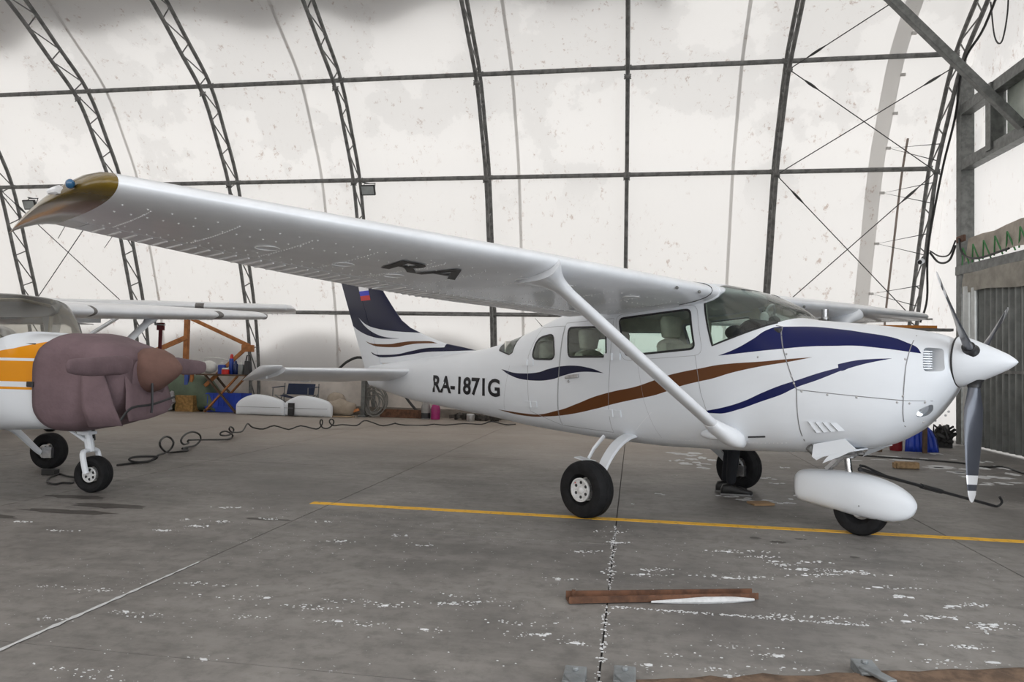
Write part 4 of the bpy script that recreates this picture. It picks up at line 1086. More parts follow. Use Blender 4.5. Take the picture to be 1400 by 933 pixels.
for k in (-1, 1): mb.lathe([(.016, -.02), (.016, .02)], (.27, k * .05, .66), (0, 1, 0), 8); mb.tube([(.12, k * .06, .60), (.30, k * .06, .645)], .012, 6)
mb.build('torque_link', M_ALU, AIR)
mb = MB(); mb.lathe([(.006, 0), (.006, .003)], (.34, -.137, .25), (0, -1, 0), 8); mb.build('fairing_screw', M_SEAM, NF)
# open cowl flaps under the cowl: side plate and sloping bottom plate
for sd in (-1, 1):
    y1 = sd * .405
    pl_ = [(.093, .726), (.328, .787), (.413, .714), (.30, .65), (.164, .584), (.195, .63), (.226, .657), (.17, .635), (.117, .603), (.082, .627)]
    mb = MB(); mb.add([(x, y1 * (1 - .12 * x), z) for x, z in pl_], [tuple(range(10))])
    b = mb.build('cowl_flap', M_WHITE, LCOWL, 0); so = b.modifiers.new('thickness', 'SOLIDIFY'); so.thickness = .014
    mb = MB(); mb.quad((.093, sd * .12, .66), (.093, y1, .626), (.40, y1 * .95, .71), (.40, sd * .12, .71)); b = mb.build('cowl_flap', M_WHITE, LCOWL, 0); so = b.modifiers.new('thickness', 'SOLIDIFY'); so.thickness = .012
    mb = MB(); mb.tube([(.05, sd * .39, .70), (.08, sd * .36, .66)], .03, 8); mb.build('exhaust_pipe', M_STEELD, LCOWL)
mb = MB(); mb.tube([on_hull(-.42, .742, -1, .004), on_hull(-.27, .758, -1, .004)], .007, 6); mb.build('drain_vent', M_BLACK, AIR)
mb = MB(); mb.tube([(-.55, 1.25, 1.93), (-.55, 1.25, 1.84)], .035, 10); mb.ball((-.55, 1.25, 1.835), .04, 10, 7); mb.build('taxi_light', M_ALU, WL)

# ------------------------------------------------------------------ the two older airplanes parked behind, on the left
H2 = [(-5.6, .98, 1.22, .06), (-4.5, .84, 1.34, .19), (-3.4, .70, 1.50, .32), (-2.7, .62, 1.66, .42), (-2.1, .585, 1.80, .49), (-1.4, .57, 1.86, .51), (-1.05, .57, 1.885, .515), (-.82, .575, 1.88, .51), (-.68, .58, 1.865, .508), (-.60, .582, 1.82, .505), (-.565, .585, 1.68, .50), (-.53, .59, 1.50, .495), (-.26, .60, 1.485, .49), (0, .64, 1.46, .465), (.22, .74, 1.425, .42), (.36, .86, 1.39, .34), (.43, .98, 1.34, .22)]
def hull2(x, z=None, k=1.0, g=0.0, n=3.8):
    f = [np.interp(x, [h[0] for h in H2], [h[j] for h in H2]) for j in (1, 2, 3)]
    zb, zt, hw = f[0] - g, f[1] + g, f[2] + g; zm = zb + .48 * (zt - zb); r = []
    for i in range(64):
        a = 2 * math.pi * (i + .5) / 64; c, s_ = math.cos(a), math.sin(a)
        r.append((x, hw * math.copysign(abs(c) ** (2 / n), c), zm + ((zt - zm) if s_ > 0 else (zm - zb)) * math.copysign(abs(s_) ** (2 / n), s_)))
    return r
OR_U = [(-3.0, 1.17), (-1.5, 1.20), (-.98, 1.25), (-.6, 1.325), (-.35, 1.385), (-.1, 1.43), (.2, 1.44), (.5, 1.44)]
OR_L = [(-3.0, 1.06), (-1.0, 1.05), (.5, 1.05)]
WL_U = [(-3.0, 1.165), (-1, 1.262), (.5, 1.262)]; WL_L = [(-3.0, 1.15), (-1, 1.237), (.5, 1.237)]
TL_U = [(-5, 1.06), (-1, 1.005), (.5, 1.0)]; TL_L = [(-5, 1.04), (-1, .98), (.5, .978)]
M_P2 = livery('white_paint_with_orange_bands', [(OR_U, OR_L, srgb(224, 146, 16)), (WL_U, WL_L, WHITE), (TL_U, TL_L, srgb(224, 146, 16))])
M_PATCH = plain('dark_worn_abrasion_patch', srgb(112, 110, 108), .8, 0, .3, 10)
def old_plane(loc, rz, label, cover, zr=1.76, zt=2.03):
    A = empty('airplane', loc, rz, label, 'airplane')
    xs2 = sorted(set(list(np.linspace(-5.6, -2.7, 18)) + list(np.linspace(-2.7, -.2, 34)) + list(np.linspace(-.2, .43, 14))))
    rg = [hull2(x) for x in xs2]
    fc = [[rg[i][j], rg[i][(j + 1) % 64], rg[i + 1][(j + 1) % 64], rg[i + 1][j]] for i in range(len(xs2) - 1) for j in range(64)] + [list(rg[-1]), list(rg[0][::-1])]
    wsg, fc = cut(fc, [(-.515, 1.492), (-.49, 1.60), (-.52, 1.95), (-.90, 1.95), (-1.02, 1.30), (-.72, 1.385), (-.58, 1.45)])
    faces_obj('windshield', wsg, M_GLASSD, A, False)
    for poly in (roundpoly([(-1.75, 1.72), (-1.06, 1.74), (-1.03, 1.28), (-1.75, 1.26)], .06), roundpoly([(-2.55, 1.55), (-1.85, 1.70), (-1.85, 1.28), (-2.5, 1.30)], .06)):
        for sd in (-1, 1): g, fc = cut(fc, poly, sd); faces_obj('cabin_window', g, M_GLASSD, A, False)
    faces_obj('fuselage', fc, M_P2, A, False)
    mb = MB(); mb.box((-.52, 0, 1.2), (.06, .9, .34)); mb.box((-.42, 0, 1.38), (.24, .86, .04)); mb.ball((-.66, -.2, 1.36), (.05, .07, .06)); mb.ball((-.60, .15, 1.42), (.06, .09, .05)); mb.build('instrument_panel', M_BLACK, A, 35, bevel=.01)
    for sy in (-.24, .24):
        mb = MB(); mb.tube([(-.55, sy, 1.22), (-.72, sy, 1.25)], .012, 6); mb.tube([(-.72, sy - .13, 1.36), (-.73, sy - .13, 1.26), (-.73, sy, 1.22), (-.73, sy + .13, 1.26), (-.72, sy + .13, 1.36)], .013, 6); mb.build('control_yoke', M_BLACK, A)
        mb = MB(); mb.box((-1.25, sy, .95), (.42, .40, .14)); mb.box((-1.48, sy, 1.24), (.10, .40, .52), Matrix.Rotation(-.15, 3, 'Y')); mb.build('seat', M_CREAM, A, 40, bevel=.03)
    mb = MB(); mb.tube([(-.87, -.36, 1.80), (-.86, 0, 1.83), (-.87, .36, 1.80)], .016, 6); mb.tube([(-.90, -.42, 1.70), (-.97, -.47, 1.34)], .02, 6); mb.tube([(-.90, .42, 1.70), (-.97, .47, 1.34)], .02, 6); mb.build('windshield_frame', M_CREAM, A)
    for sd in (-1, 1):
        le = lambda y: Vector((np.interp(y, [.4, 2.4, 5.1], [-.83, -.84, -.92]), sd * y, np.interp(y, [.4, 5.1], [zr, zt])))
        te = lambda y: Vector((np.interp(y, [.4, 2.4, 5.1], [-2.35, -2.35, -2.06]), sd * y, np.interp(y, [.4, 5.1], [zr - .04, zt - .03])))
        mb = MB(); mb.loft([foil_ring(le(y), te(y), .125, airfoil(16, .02, 0, .75)) for y in (.38, 1.2, 2.4, 3.6, 5.0)])
        w = mb.build('wing', M_WING, A, 50)
        mb = MB(); mb.loft([foil_ring(le(y) + Vector((dx, 0, 0)), te(y), th, airfoil(16, .02)) for y, dx, th in ((5.0, 0, .125), (5.07, -.03, .11), (5.13, -.14, .07), (5.16, -.3, .03))]); mb.build('wing_tip', M_WING, w, 50)
        mb = MB(); mb.loft([foil_ring(le(5.0 + t) + Vector((.004, 0, 0)), le(5.0 + t) + Vector((-.20, 0, 0)), .5, airfoil(8, 0)) for t in (0, .02)]); mb.build('tip_edge', M_PATCH if cover else M_WING, w, 50)
        for y, c_ in ((.95, .05), (3.5, .14)):
            mb = MB(); mb.loft([[p + Vector((.003, 0, 0)) for p in foil_ring(le(yy), te(yy), .127, airfoil(8, .02, 0, .06))] for yy in (y, y + c_)]); mb.build('abrasion_patch', M_PATCH, w, 50)
        for nm, y0, y1 in (('flap', .5, 2.5), ('aileron', 2.53, 4.98)):
            mb = MB(); tw = Vector((.0, 0, -.10 if nm == 'flap' else 0)); mb.loft([foil_ring(le(y), te(y) + tw, .125, airfoil(4, .02, .76, 1)) for y in (y0, (y0 + y1) / 2, y1)]); f = mb.build(nm, M_WING, w, 40)
            mb = MB(); y = y0 + .04
            while y < y1: a, b = le(y).lerp(te(y) + tw, .79), le(y).lerp(te(y) + tw, .99); mb.tube([a + Vector((0, 0, -.045)), b + Vector((0, 0, -.004))], .006, 4); y += .09
            mb.build('stiffening_bead', M_RIVET, f, 0)['kind'] = 'stuff'
        b_, t_ = Vector((-.95, sd * .5, .66)), Vector((-1.18, sd * 2.42, np.interp(2.42, [.4, 5.1], [zr, zt]) - .07)); d = t_ - b_
        mb = MB(); ax = d.normalized(); u = Vector((1, 0, 0)); u = (u - ax * u.dot(ax)).normalized(); v = ax.cross(u)
        mb.loft([[b_ + d * f + u * .06 * s_ * math.cos(q) + v * .032 * s_ * math.sin(q) for q in np.linspace(0, 2 * math.pi, 17)[:-1]] for f, s_ in ((0, 1.2), (.06, 1), (.94, 1), (1, 1.5))]); mb.build('lift_strut', M_WING, w, 60)
    mb = MB(); p = Vector((-1.30, 2.65, np.interp(2.65, [.4, 5.1], [zr, zt]) - .07))
    mb.tube([p, p + Vector((.02, 0, -.07)), p + Vector((.16, 0, -.08))], .018, 6); mb.build('pitot_tube', M_ALU, A)
    if cover:
        mb = MB(); mb.box(p + Vector((.10, 0, -.10)), (.10, .03, .10)); mb.box(p + Vector((.10, 0, -.27)), (.05, .012, .30)); mb.build('pitot_cover', plain('dark_red_ribbon', srgb(92, 36, 40), .8), A)
    for sd in (-1, 1):
        P = smoothpath([(-1.45, sd * .38, .58), (-1.47, sd * .62, .50), (-1.50, sd * .95, .26), (-1.51, sd * 1.04, .20)], 4)
        mb = MB(); mb.tube(P, [.05 - .02 * i / (len(P) - 1) for i in range(len(P))], 8, flat=[.5] * len(P)); g = mb.build('main_gear_leg', M_WHITE, A)
        wheel(g, (-1.52, sd * 1.18, .205), .205, .16, .075)
        mb = MB(); mb.box((-1.45, sd * 1.08, .2), (.12, .05, .12)); mb.lathe([(.02, 0), (.02, .1)], (-1.52, sd * 1.05, .2), (0, sd, 0), 10); mb.build('brake_caliper', M_ALU, g)
    mb = MB(); mb.tube([(-.12, 0, .74), (-.05, 0, .42)], .032, 10); mb.tube([(-.07, 0, .50), (-.045, 0, .38)], .042, 10); mb.tube([(-.30, .05, .62), (-.08, .02, .48)], .016, 6); mb.tube([(-.30, -.05, .62), (-.08, -.02, .48)], .016, 6); mb.box((-.09, 0, .56), (.12, .12, .03))
    NG = mb.build('nose_gear', M_WHITE, A)
    mb = MB()
    mb.tube(smoothpath([(-.045, 0, .40), (-.05, -.09, .385), (-.03, -.105, .30), (0, -.105, .19)], 4), .022, 8, flat=[1.3] * 13); mb.tube(smoothpath([(-.045, 0, .40), (-.05, .09, .385), (-.03, .105, .30), (0, .105, .19)], 4), .022, 8, flat=[1.3] * 13); mb.build('wheel_fork', M_WHITE, NG)
    wheel(NG, (0, 0, .172), .172, .15, .07)
    mb = MB(); mb.tube([(-.10, .07, .66), (-.08, .08, .48)], .018, 8); mb.build('shimmy_damper', M_BLACK, NG)
    # tail
    for sd in (-1, 1):
        mb = MB(); mb.loft([foil_ring(Vector((-4.6 - .25 * (y / 1.5), sd * y, 1.24)), Vector((-5.55, sd * y, 1.24)), .09, airfoil(10, 0)) for y in (.08, .8, 1.5)]); mb.build('stabilizer', M_WING, A, 50)
    mb = MB(); mb.loft([[Vector((lx - (lx - tx) * s_, yt * .09, z)) for s_, yt, _ in airfoil(10, 0)] for z, lx, tx in ((1.25, -4.2, -5.75), (1.5, -4.75, -5.8), (2.3, -5.45, -6.05))]); mb.build('fin', M_P2, A, 50)
    # nose: spinner, two-blade propeller, or their covers
    if not cover:
        mb = MB(); mb.lathe([(.001, .30), (.06, .24), (.12, .1), (.15, 0), (.15, -.02)], (.45, 0, 1.2), (1, 0, 0), 24); s_ = mb.build('spinner', M_WHITE, A, 50)
        mb = MB(); mb.loft([[Vector((.52 + .02 * math.sin(q) * (1 - abs(f)) + a * .03 * math.cos(q), f * .9, 1.2 + a * .07 * math.cos(q))) for q in np.linspace(0, 2 * math.pi, 11)[:-1]] for f, a in ((-1, .3), (-.7, .9), (-.3, 1), (0, .6), (.3, 1), (.7, .9), (1, .3))]); mb.build('propeller', M_STEELD, A, 50)
        return A
    def wob(p, a=.014, f=7): p = Vector(p); return p + Vector((math.sin(p.z * f + p.y * 5), math.sin(p.x * f * 1.3 + p.z * 6), math.sin(p.x * 9 + p.y * f))) * a
    mb = MB(); rr = []
    CT = [(-.26, .585, 1.515, .52), (0, .60, 1.495, .508), (.18, .65, 1.46, .482), (.34, .70, 1.42, .44), (.45, .76, 1.39, .39), (.51, .83, 1.34, .33)]
    for i, x in enumerate(np.linspace(-.25, .51, 16)):
        zb, zt, hw = [np.interp(x, [c[0] for c in CT], [c[j] for c in CT]) for j in (1, 2, 3)]; zm = zb + .5 * (zt - zb); g_ = .006 * math.sin(i * 1.3)
        sl = lambda z: np.interp(z, [.6, .8, 1.2, 1.36, 1.50], [.08, .02, 0, .05, .20]) * (1 - i / 15)
        ring = []
        for k in range(64):
            q = 2 * math.pi * (k + .5) / 64; c, s_ = math.cos(q), math.sin(q); z = zm + ((zt - zm) if s_ > 0 else (zm - zb)) * math.copysign(abs(s_) ** .52, s_)
            ring.append(wob((x + sl(z), (hw + g_) * math.copysign(abs(c) ** .52, c), z), .008, 9))
        rr.append(ring)
    rr.append([Vector((.545, q.y * .72, 1.12 + (q.z - 1.12) * .72)) for q in rr[-1]])
    mb.loft(rr, cap=False); mb.add(rr[-1], [tuple(range(64))]); CV = mb.build('engine_cover', M_COVER, A, 60)
    so = CV.modifiers.new('thickness', 'SOLIDIFY'); so.thickness = .008
    def sheet_(nm, rows, m=M_COVER):
        mb = MB(); mb.loft([[wob(p, .012, 9) for p in r] for r in rows], cap=False, close=False); o = mb.build(nm, m, CV, 60); s2 = o.modifiers.new('thickness', 'SOLIDIFY'); s2.thickness = .012; return o
    lin_ = lambda a, b, n=8: [Vector(a).lerp(Vector(b), k / n) for k in range(n + 1)]
    sheet_('cover_flap', [lin_((.20, -.475, 1.14), (.40, -.44, 1.16)), lin_((.24, -.52, 1.0), (.47, -.46, 1.02)), lin_((.28, -.53, .84), (.54, -.44, .84)), lin_((.32, -.50, .68), (.60, -.40, .665))])
    sheet_('cover_flap', [lin_((.50, -.30, 1.16), (.50, .32, 1.10)), lin_((.56, -.34, .98), (.54, .34, .96)), lin_((.60, -.36, .82), (.57, .34, .84)), lin_((.62, -.33, .71), (.60, .20, .76))])
    mb = MB(); mb.tube([wob(p) for p in smoothpath([(.56, -.42, .70), (.62, -.30, .84), (.66, -.05, .87), (.64, .25, .90)], 4)], .012, 5, flat=[.4] * 13); mb.tube([(.66, -.12, 1.06), (.67, -.12, .84), (.665, -.12, .78)], .012, 5); mb.build('cover_strap', M_BLACK, CV)
    mb = MB(); mb.box((-.25, -.525, 1.03), (.07, .03, .05)); mb.build('strap_buckle', M_BLACK, CV, 0, bevel=.008)
    mb = MB(); mb.lathe([(.135, 0), (.15, .03), (.12, .08), (.1, .12)], (.44, 0, 1.2), (1, 0, 0), 20); mb.build('spinner', M_ORANGE, A)
    mb = MB(); rr = []
    for x, r, dz in ((.47, .165, .0), (.50, .20, .0), (.58, .205, 0), (.66, .185, -.0), (.74, .14, -.0), (.81, .085, -.01), (.855, .04, -.015), (.865, .01, -.015)):
        rr.append([wob((x, r * .95 * math.cos(q), 1.19 + dz + r * math.sin(q) * (1.0 if math.sin(q) > 0 else 1.08)), .008, 11) for q in np.linspace(0, 2 * math.pi, 25)[:-1]])
    mb.loft(rr); mb.build('spinner_cover', M_COVERB, A, 60)
    for sd in (-1, 1):
        mb = MB(); rr = []
        for y, a in ((.15, .075), (.3, .085), (.5, .085), (.7, .08), (.88, .07), (.96, .055), (.985, .02)):
            rr.append([wob((.50 + .035 * (a / .08) * math.cos(q), sd * y, 1.215 - .01 * y + a * math.sin(q)), .007, 8) for q in np.linspace(0, 2 * math.pi, 17)[:-1]])
        mb.loft(rr); mb.build('blade_sleeve', M_COVER, A, 60)
    return A
old_plane((-5.06, 6.36, 0), 0, 'white and orange airplane with a mauve canvas engine cover, cut by the left edge', True)
old_plane((-10.3, 9.43, 0), -1.138, 'silver-winged airplane hidden behind the covered one, only its long wing clearly seen', False, 2.14, 2.25)

CRUMBS = [(-3.29, 5.277), (-3.218, 5.463), (-2.891, 5.671), (-2.424, 5.682), (-3.458, 5.074), (-2.054, 5.086), (-2.477, 3.94), (-2.349, 3.935), (-1.977, 3.783), (-1.691, 3.712), (-1.588, 3.688), (-1.459, 3.842), (-1.262, 3.807), (-0.979, 3.905), (-0.966, 4.058), (-0.823, 3.974), (-2.502, 3.415), (-2.363, 3.391), (-2.892, 3.697), (-3.196, 3.693), (-1.431, 3.526), (-1.298, 3.503), (-2.118, 3.749), (-1.878, 3.488), (-0.94, 3.508), (-2.759, 3.244), (-2.101, 2.695), (-2.248, 2.754), (-1.793, 2.953), (-3.535, 5.462), (-3.406, 6.007), (-4.157, 4.885), (-4.636, 5.072), (-1.713, 5.379), (-1.441, 5.123), (-0.051, 4.733), (0.062, 4.744), (0.155, 4.87), (0.249, 4.911), (0.446, 4.814), (0.621, 4.8), (0.76, 4.85), (-0.126, 5.932), (-0.091, 5.567), (0.67, 5.485), (0.842, 5.551), (1.396, 5.135), (1.478, 5.112), (1.472, 4.803), (1.645, 4.83), (1.571, 4.292), (1.801, 4.164), (1.847, 4.229), (1.409, 3.847), (1.557, 3.857), (1.467, 3.596), (1.634, 3.675), (0.701, 4.106), (0.797, 4.129), (1.041, 4.156), (1.399, 4.182), (1.116, 4.1), (0.178, 4.264), (-0.36, 3.551), (-0.251, 3.495), (-0.457, 3.559), (0.261, 3.453), (0.539, 3.627), (0.637, 3.538), (0.642, 3.394), (0.472, 3.268), (0.018, 3.256), (0.08, 3.309), (0.344, 3.328), (1.362, 3.635), (1.903, 4.575), (1.785, 4.514), (0.916, 5.392), (0.968, 5.276), (1.027, 5.215), (1.096, 5.105), (1.237, 5.325), (1.252, 5.144), (1.237, 5.035), (1.09, 4.973), (-0.55, 3.703), (-0.286, 5.239), (-0.42, 4.52)]
PATCHES = [(0.734, 11.722, 0.317, 0.309), (1.029, 11.345, 0.241, 0.384), (1.372, 12.058, 0.186, 0.324), (0.843, 10.585, 0.265, 0.251), (1.068, 10.195, 0.196, 0.193), (0.629, 10.846, 0.104, 0.176), (1.553, 11.348, 0.153, 0.191), (1.054, 7.942, 0.198, 0.102), (1.283, 7.792, 0.223, 0.111), (1.509, 7.692, 0.132, 0.087), (1.591, 9.419, 0.108, 0.098), (1.654, 8.971, 0.085, 0.083), (2.062, 10.53, 0.081, 0.122), (1.754, 8.196, 0.078, 0.074), (1.628, 7.936, 0.053, 0.06), (2.834, 12.49, 0.243, 0.171), (3.749, 12.617, 0.556, 0.253), (4.046, 12.046, 0.412, 0.155), (4.416, 12.363, 0.169, 0.141), (3.183, 11.743, 0.342, 0.119), (4.539, 11.366, 0.442, 0.412), (4.609, 10.654, 0.464, 0.399), (5.164, 11.192, 0.271, 0.614), (4.417, 9.836, 0.283, 0.236), (4.982, 13.169, 0.129, 0.247), (5.266, 12.291, 0.168, 0.276), (5.056, 12.4, 0.169, 0.217), (1.679, 4.293, 0.032, 0.032), (1.783, 4.107, 0.026, 0.046), (1.574, 3.861, 0.043, 0.042), (1.566, 4.279, 0.04, 0.038), (1.836, 4.205, 0.061, 0.037), (0.456, 3.261, 0.049, 0.023), (1.454, 4.288, 0.02, 0.026), (1.556, 4.648, 0.06, 0.046), (0.275, 7.844, 0.06, 0.046), (0.015, 7.178, 0.027, 0.039), (-0.415, 3.573, 0.041, 0.024), (-0.933, 3.923, 0.046, 0.03), (-0.99, 3.909, 0.023, 0.024)]
CABLE = [(-6.022, 7.95, 0.012), (-5.964, 8.207, 0.012), (-5.922, 8.409, 0.012), (-5.833, 8.426, 0.056), (-5.86, 8.366, 0.074), (-5.945, 8.176, 0.088), (-5.979, 8.098, 0.066), (-5.949, 8.162, 0.029), (-5.884, 8.307, 0.014), (-5.84, 8.411, 0.058), (-5.87, 8.502, 0.077), (-6.074, 8.928, 0.045), (-6.177, 9.212, 0.069), (-6.158, 9.235, 0.153), (-6.194, 9.2, 0.222), (-6.083, 8.928, 0.259), (-5.937, 8.626, 0.236), (-5.934, 8.626, 0.172), (-6.075, 8.928, 0.07), (-6.185, 9.2, 0.019), (-6.145, 9.423, 0.012), (-6.143, 9.552, 0.012), (-6.281, 9.749, 0.012), (-6.078, 9.317, 0.062), (-6.246, 9.664, 0.041), (-6.356, 10.05, 0.021), (-6.39, 10.245, 0.084), (-6.387, 10.201, 0.172), (-6.351, 9.966, 0.23), (-6.184, 9.526, 0.229), (-6.093, 9.305, 0.174), (-6.11, 9.392, 0.113), (-6.325, 9.843, 0.079), (-6.327, 9.843, 0.12), (-6.414, 10.4, 0.072), (-6.413, 11.036, 0.018), (-6.601, 11.513, 0.012), (-6.502, 11.318, 0.073), (-6.405, 10.976, 0.155), (-6.408, 10.836, 0.147), (-6.407, 10.818, 0.109), (-6.402, 10.976, 0.085), (-6.502, 11.318, 0.083), (-6.544, 11.444, 0.143), (-6.482, 11.236, 0.203), (-6.455, 11.155, 0.159), (-6.542, 11.444, 0.092), (-6.733, 12.067, 0.055), (-6.856, 12.453, 0.154), (-6.971, 12.85, 0.052), (-6.852, 13.036, 0.012), (-6.62, 13.007, 0.084), (-6.394, 13.135, 0.012), (-6.197, 13.225, 0.081), (-5.977, 13.426, 0.012), (-5.869, 13.427, 0.083), (-5.856, 13.443, 0.166), (-5.881, 13.422, 0.192), (-5.891, 13.414, 0.125), (-5.852, 13.443, 0.041), (-5.78, 13.534, 0.026), (-5.717, 13.618, 0.096), (-5.712, 13.627, 0.169), (-5.749, 13.58, 0.199), (-5.765, 13.558, 0.141), (-5.709, 13.627, 0.07), (-5.591, 13.777, 0.084), (-5.395, 14.027, 0.055), (-5.29, 14.165, 0.147), (-5.163, 14.325, 0.097), (-5.017, 14.509, 0.026), (-4.838, 14.739, 0.067), (-4.839, 14.739, 0.065), (-4.717, 15.04, 0.012), (-4.315, 15.157, 0.012), (-4.112, 15.109, 0.047), (-3.943, 15.403, 0.012), (-3.509, 15.416, 0.059), (-3.188, 15.579, 0.04), (-2.99, 15.681, 0.101), (-2.76, 16.104, 0.012), (-2.509, 15.922, 0.044)]
CABLE2 = [(2.69, 12.868, 0.012), (3.292, 12.553, 0.012), (4.058, 12.236, 0.012), (4.769, 11.941, 0.012), (4.926, 11.496, 0.012), (5.227, 11.598, 0.012), (5.164, 10.904, 0.012), (5.153, 10.185, 0.012)]
CABLE3 = [(-6.18, 7.144, 0.012), (-6.163, 7.207, 0.012), (-5.93, 7.059, 0.012), (-5.783, 6.999, 0.012), (-5.568, 6.711, 0.012), (-5.666, 6.681, 0.012), (-5.666, 6.585, 0.012), (-5.831, 6.678, 0.012), (-6.021, 6.923, 0.012), (-6.124, 7.163, 0.012)]
HOSE = [(-7.287, 17.25, 1.007), (-7.103, 17.25, 1.173), (-6.9, 17.25, 1.339), (-6.602, 17.25, 1.434), (-6.168, 17.25, 1.283), (-5.692, 17.25, 0.867), (-5.387, 17.25, 0.469), (-5.16, 17.25, 0.212), (-4.992, 17.25, 0.077)]



# ------------------------------------------------------------------ loose things
def a2w(x, y, z=0):
    c, s_ = math.cos(-PHI), math.sin(-PHI); return Vector((AIR_AT[0] + c * x - s_ * y, AIR_AT[1] + s_ * x + c * y, z))
def one(mb, name, m, label, cat, group=None, smooth=35, bevel=0):
    o = mb.build(name, m, None, smooth, bevel=bevel); recenter(o); return tag(o, label, cat, group)
# tow bar from the nose fairing to the floor
TB = empty('tow_bar', a2w(.31, -.04, .525), 0, 'black tow bar hooked to the white nose wheel fairing, its end on the floor', 'tow bar')
o0 = a2w(.31, -.04, .525); e0 = a2w(.66, 2.35, .02); d = e0 - o0
mb = MB(); mb.tube([Vector(), d * .4, d * .98], .014, 8); mb.ball((0, 0, 0), .02, 8, 6); mb.build('bar', M_BLACK, TB)
mb = MB(); mb.tube([d * .40, d * .55], .022, 8); mb.build('hand_grip', M_BLACK, TB)
mb = MB(); mb.tube(smoothpath([d * .97, d * 1.0 + Vector((.02, 0, .0)), d * 1.0 + Vector((.06, 0, .04)), d * .99 + Vector((.05, .0, .09))], 4), .012, 6); mb.build('end_hook', M_BLACK, TB)
mb = MB(); mb.tube([Vector((0, 0, .03)), Vector((.05, .06, .02)), d * .18], .01, 6); mb.build('fork_arm', M_BLACK, TB)
# rusty beam on the floor with a ridge of snow
mb = MB(); a, b = Vector((-.335, 4.09, .012)), Vector((.70, 4.41, .012)); mb.beam(a, b, .085, .012); 
dd = (b - a).normalized(); sd_ = Vector((-dd.y, dd.x, 0))
mb.beam(a + sd_ * .04 + Vector((0, 0, .02)), b + sd_ * .04 + Vector((0, 0, .012)), .01, .036); mb.beam(a - sd_ * .04 + Vector((0, 0, .012)), b - sd_ * .04 + Vector((0, 0, .012)), .01, .035); mb.box(a + Vector((.03, .04, .03)), (.02, .02, .03))
one(mb, 'rusty_beam', M_BOARD, 'rusty brown steel channel lying on the foreground floor', 'beam', None, 0)
mb = MB(); P = [a.lerp(b, t) - sd_ * .058 for t in (.42, .55, .7, .85, .97)]
mb.tube(P, [.006, .014, .024, .022, .008], 8, flat=[1] * 5); 
for v in range(len(mb.v)): q = mb.v[v]; mb.v[v] = (q[0], q[1], max(.0, q[2] * .9))
tag(one(mb, 'snow_ridge', M_SNOWD, 'ridge of white snow along the rusty channel', 'snow'), kind='stuff')
# chips of wood
mb = MB(); mb.box((1.24, 7.53, .012), (.21, .16, .02), Matrix.Rotation(.35, 3, 'Z')); one(mb, 'wood_chip', plain('tan_chipboard', srgb(150, 122, 90), .85), 'flat square wood offcut on the floor by the black shoe', 'wood', None, 0, .003)
mb = MB(); mb.box((3.74, 11.0, .05), (.30, .11, .09), Matrix.Rotation(.1, 3, 'Z')); mb.box((3.60, 11.02, .04), (.06, .10, .08)); one(mb, 'wood_block', plain('pale_chopped_wood', srgb(150, 124, 92), .85, 0, .3, 14), 'small pale wood block on the floor beyond the nose wheel fairing', 'wood', None, 0, .012)
# snow on the floor
def blob(mb, x, y, rx, ry, h, n=12, seed=0):
    rr = random.Random(seed); ang = [2 * math.pi * k / n for k in range(n)]; R = [rr.uniform(.55, 1.15) for _ in ang]
    ring = [(x + rx * r * math.cos(t), y + ry * r * math.sin(t), .0005) for r, t in zip(R, ang)]; r2 = [(x + rx * .7 * r * math.cos(t), y + ry * .7 * r * math.sin(t), h) for r, t in zip(R, ang)]
    mb.loft([ring, r2], cap=False); mb.add(r2, [tuple(range(n))])
mb = MB()
for i, (x, y, rx, ry) in enumerate(PATCHES):
    rr = random.Random(i)
    for k in range(5): blob(mb, x + rr.uniform(-.9, .9) * rx, y + rr.uniform(-.7, .7) * ry, rx * rr.uniform(.15, .45), ry * rr.uniform(.2, .5), .004, 18, i * 9 + k)
tag(one(mb, 'snow_patches', M_SNOWD, 'thin trodden snow patches under the fuselage and along the corrugated door', 'snow', None, 40), kind='stuff')
mb = MB(); rr = random.Random(3)
for i, (x, y) in enumerate(CRUMBS):
    w = rr.choice((.04, .06, .10))
    for k in range(rr.randint(8, 26)):
        s_ = rr.choice((.0025, .003, .004, .005, .007)) * min(1.4, y / 4.5); t = rr.gauss(0, w); blob(mb, x + t, y + .12 * t + rr.gauss(0, .018), s_ * rr.uniform(1, 2.4), s_ * rr.uniform(.7, 1.1), s_ * .6, 6, i * 31 + k)
    if i % 4 == 0: blob(mb, x + rr.gauss(0, .02), y, rr.uniform(.02, .035), .011, .006, 9, i)
for k in range(900):
    x, y = rr.uniform(-3.5, 2.6), rr.uniform(2.9, 6.2); s_ = rr.choice((.0016, .002, .0025, .0035)); blob(mb, x, y, s_ * 1.5, s_, s_ * .7, 5, k)
for k in range(420):        # along the joints
    t = rr.random(); s_ = rr.choice((.003, .004, .006))
    x, y = (-.12 + rr.gauss(0, .010), 2.8 + 3.4 * t) if k % 2 else (rr.uniform(-.1, 1.2), 4.07 + rr.gauss(0, .010)); blob(mb, x, y, s_ * 1.6, s_ * 1.2, .003, 5, k)
tag(one(mb, 'snow_crumbs', M_SNOWD, 'loose snow crumbs scattered over the foreground floor', 'snow', None, 0), kind='stuff')
mb = MB(); L_, R_ = [], []
for k in range(30):
    y = 2.55 + k * .062; w = .013 * (1 - .8 * abs(k / 29 - .4)) * (1 + .5 * math.sin(k * 2.7)); L_.append((-2.69 - w, y, .004)); R_.append((-2.69 + w, y, .004))
mb.loft([L_, R_], cap=False, close=False); tag(one(mb, 'joint_snow', M_SNOWD, 'white snow filling the floor joint at lower left', 'snow', None, 0), kind='stuff')
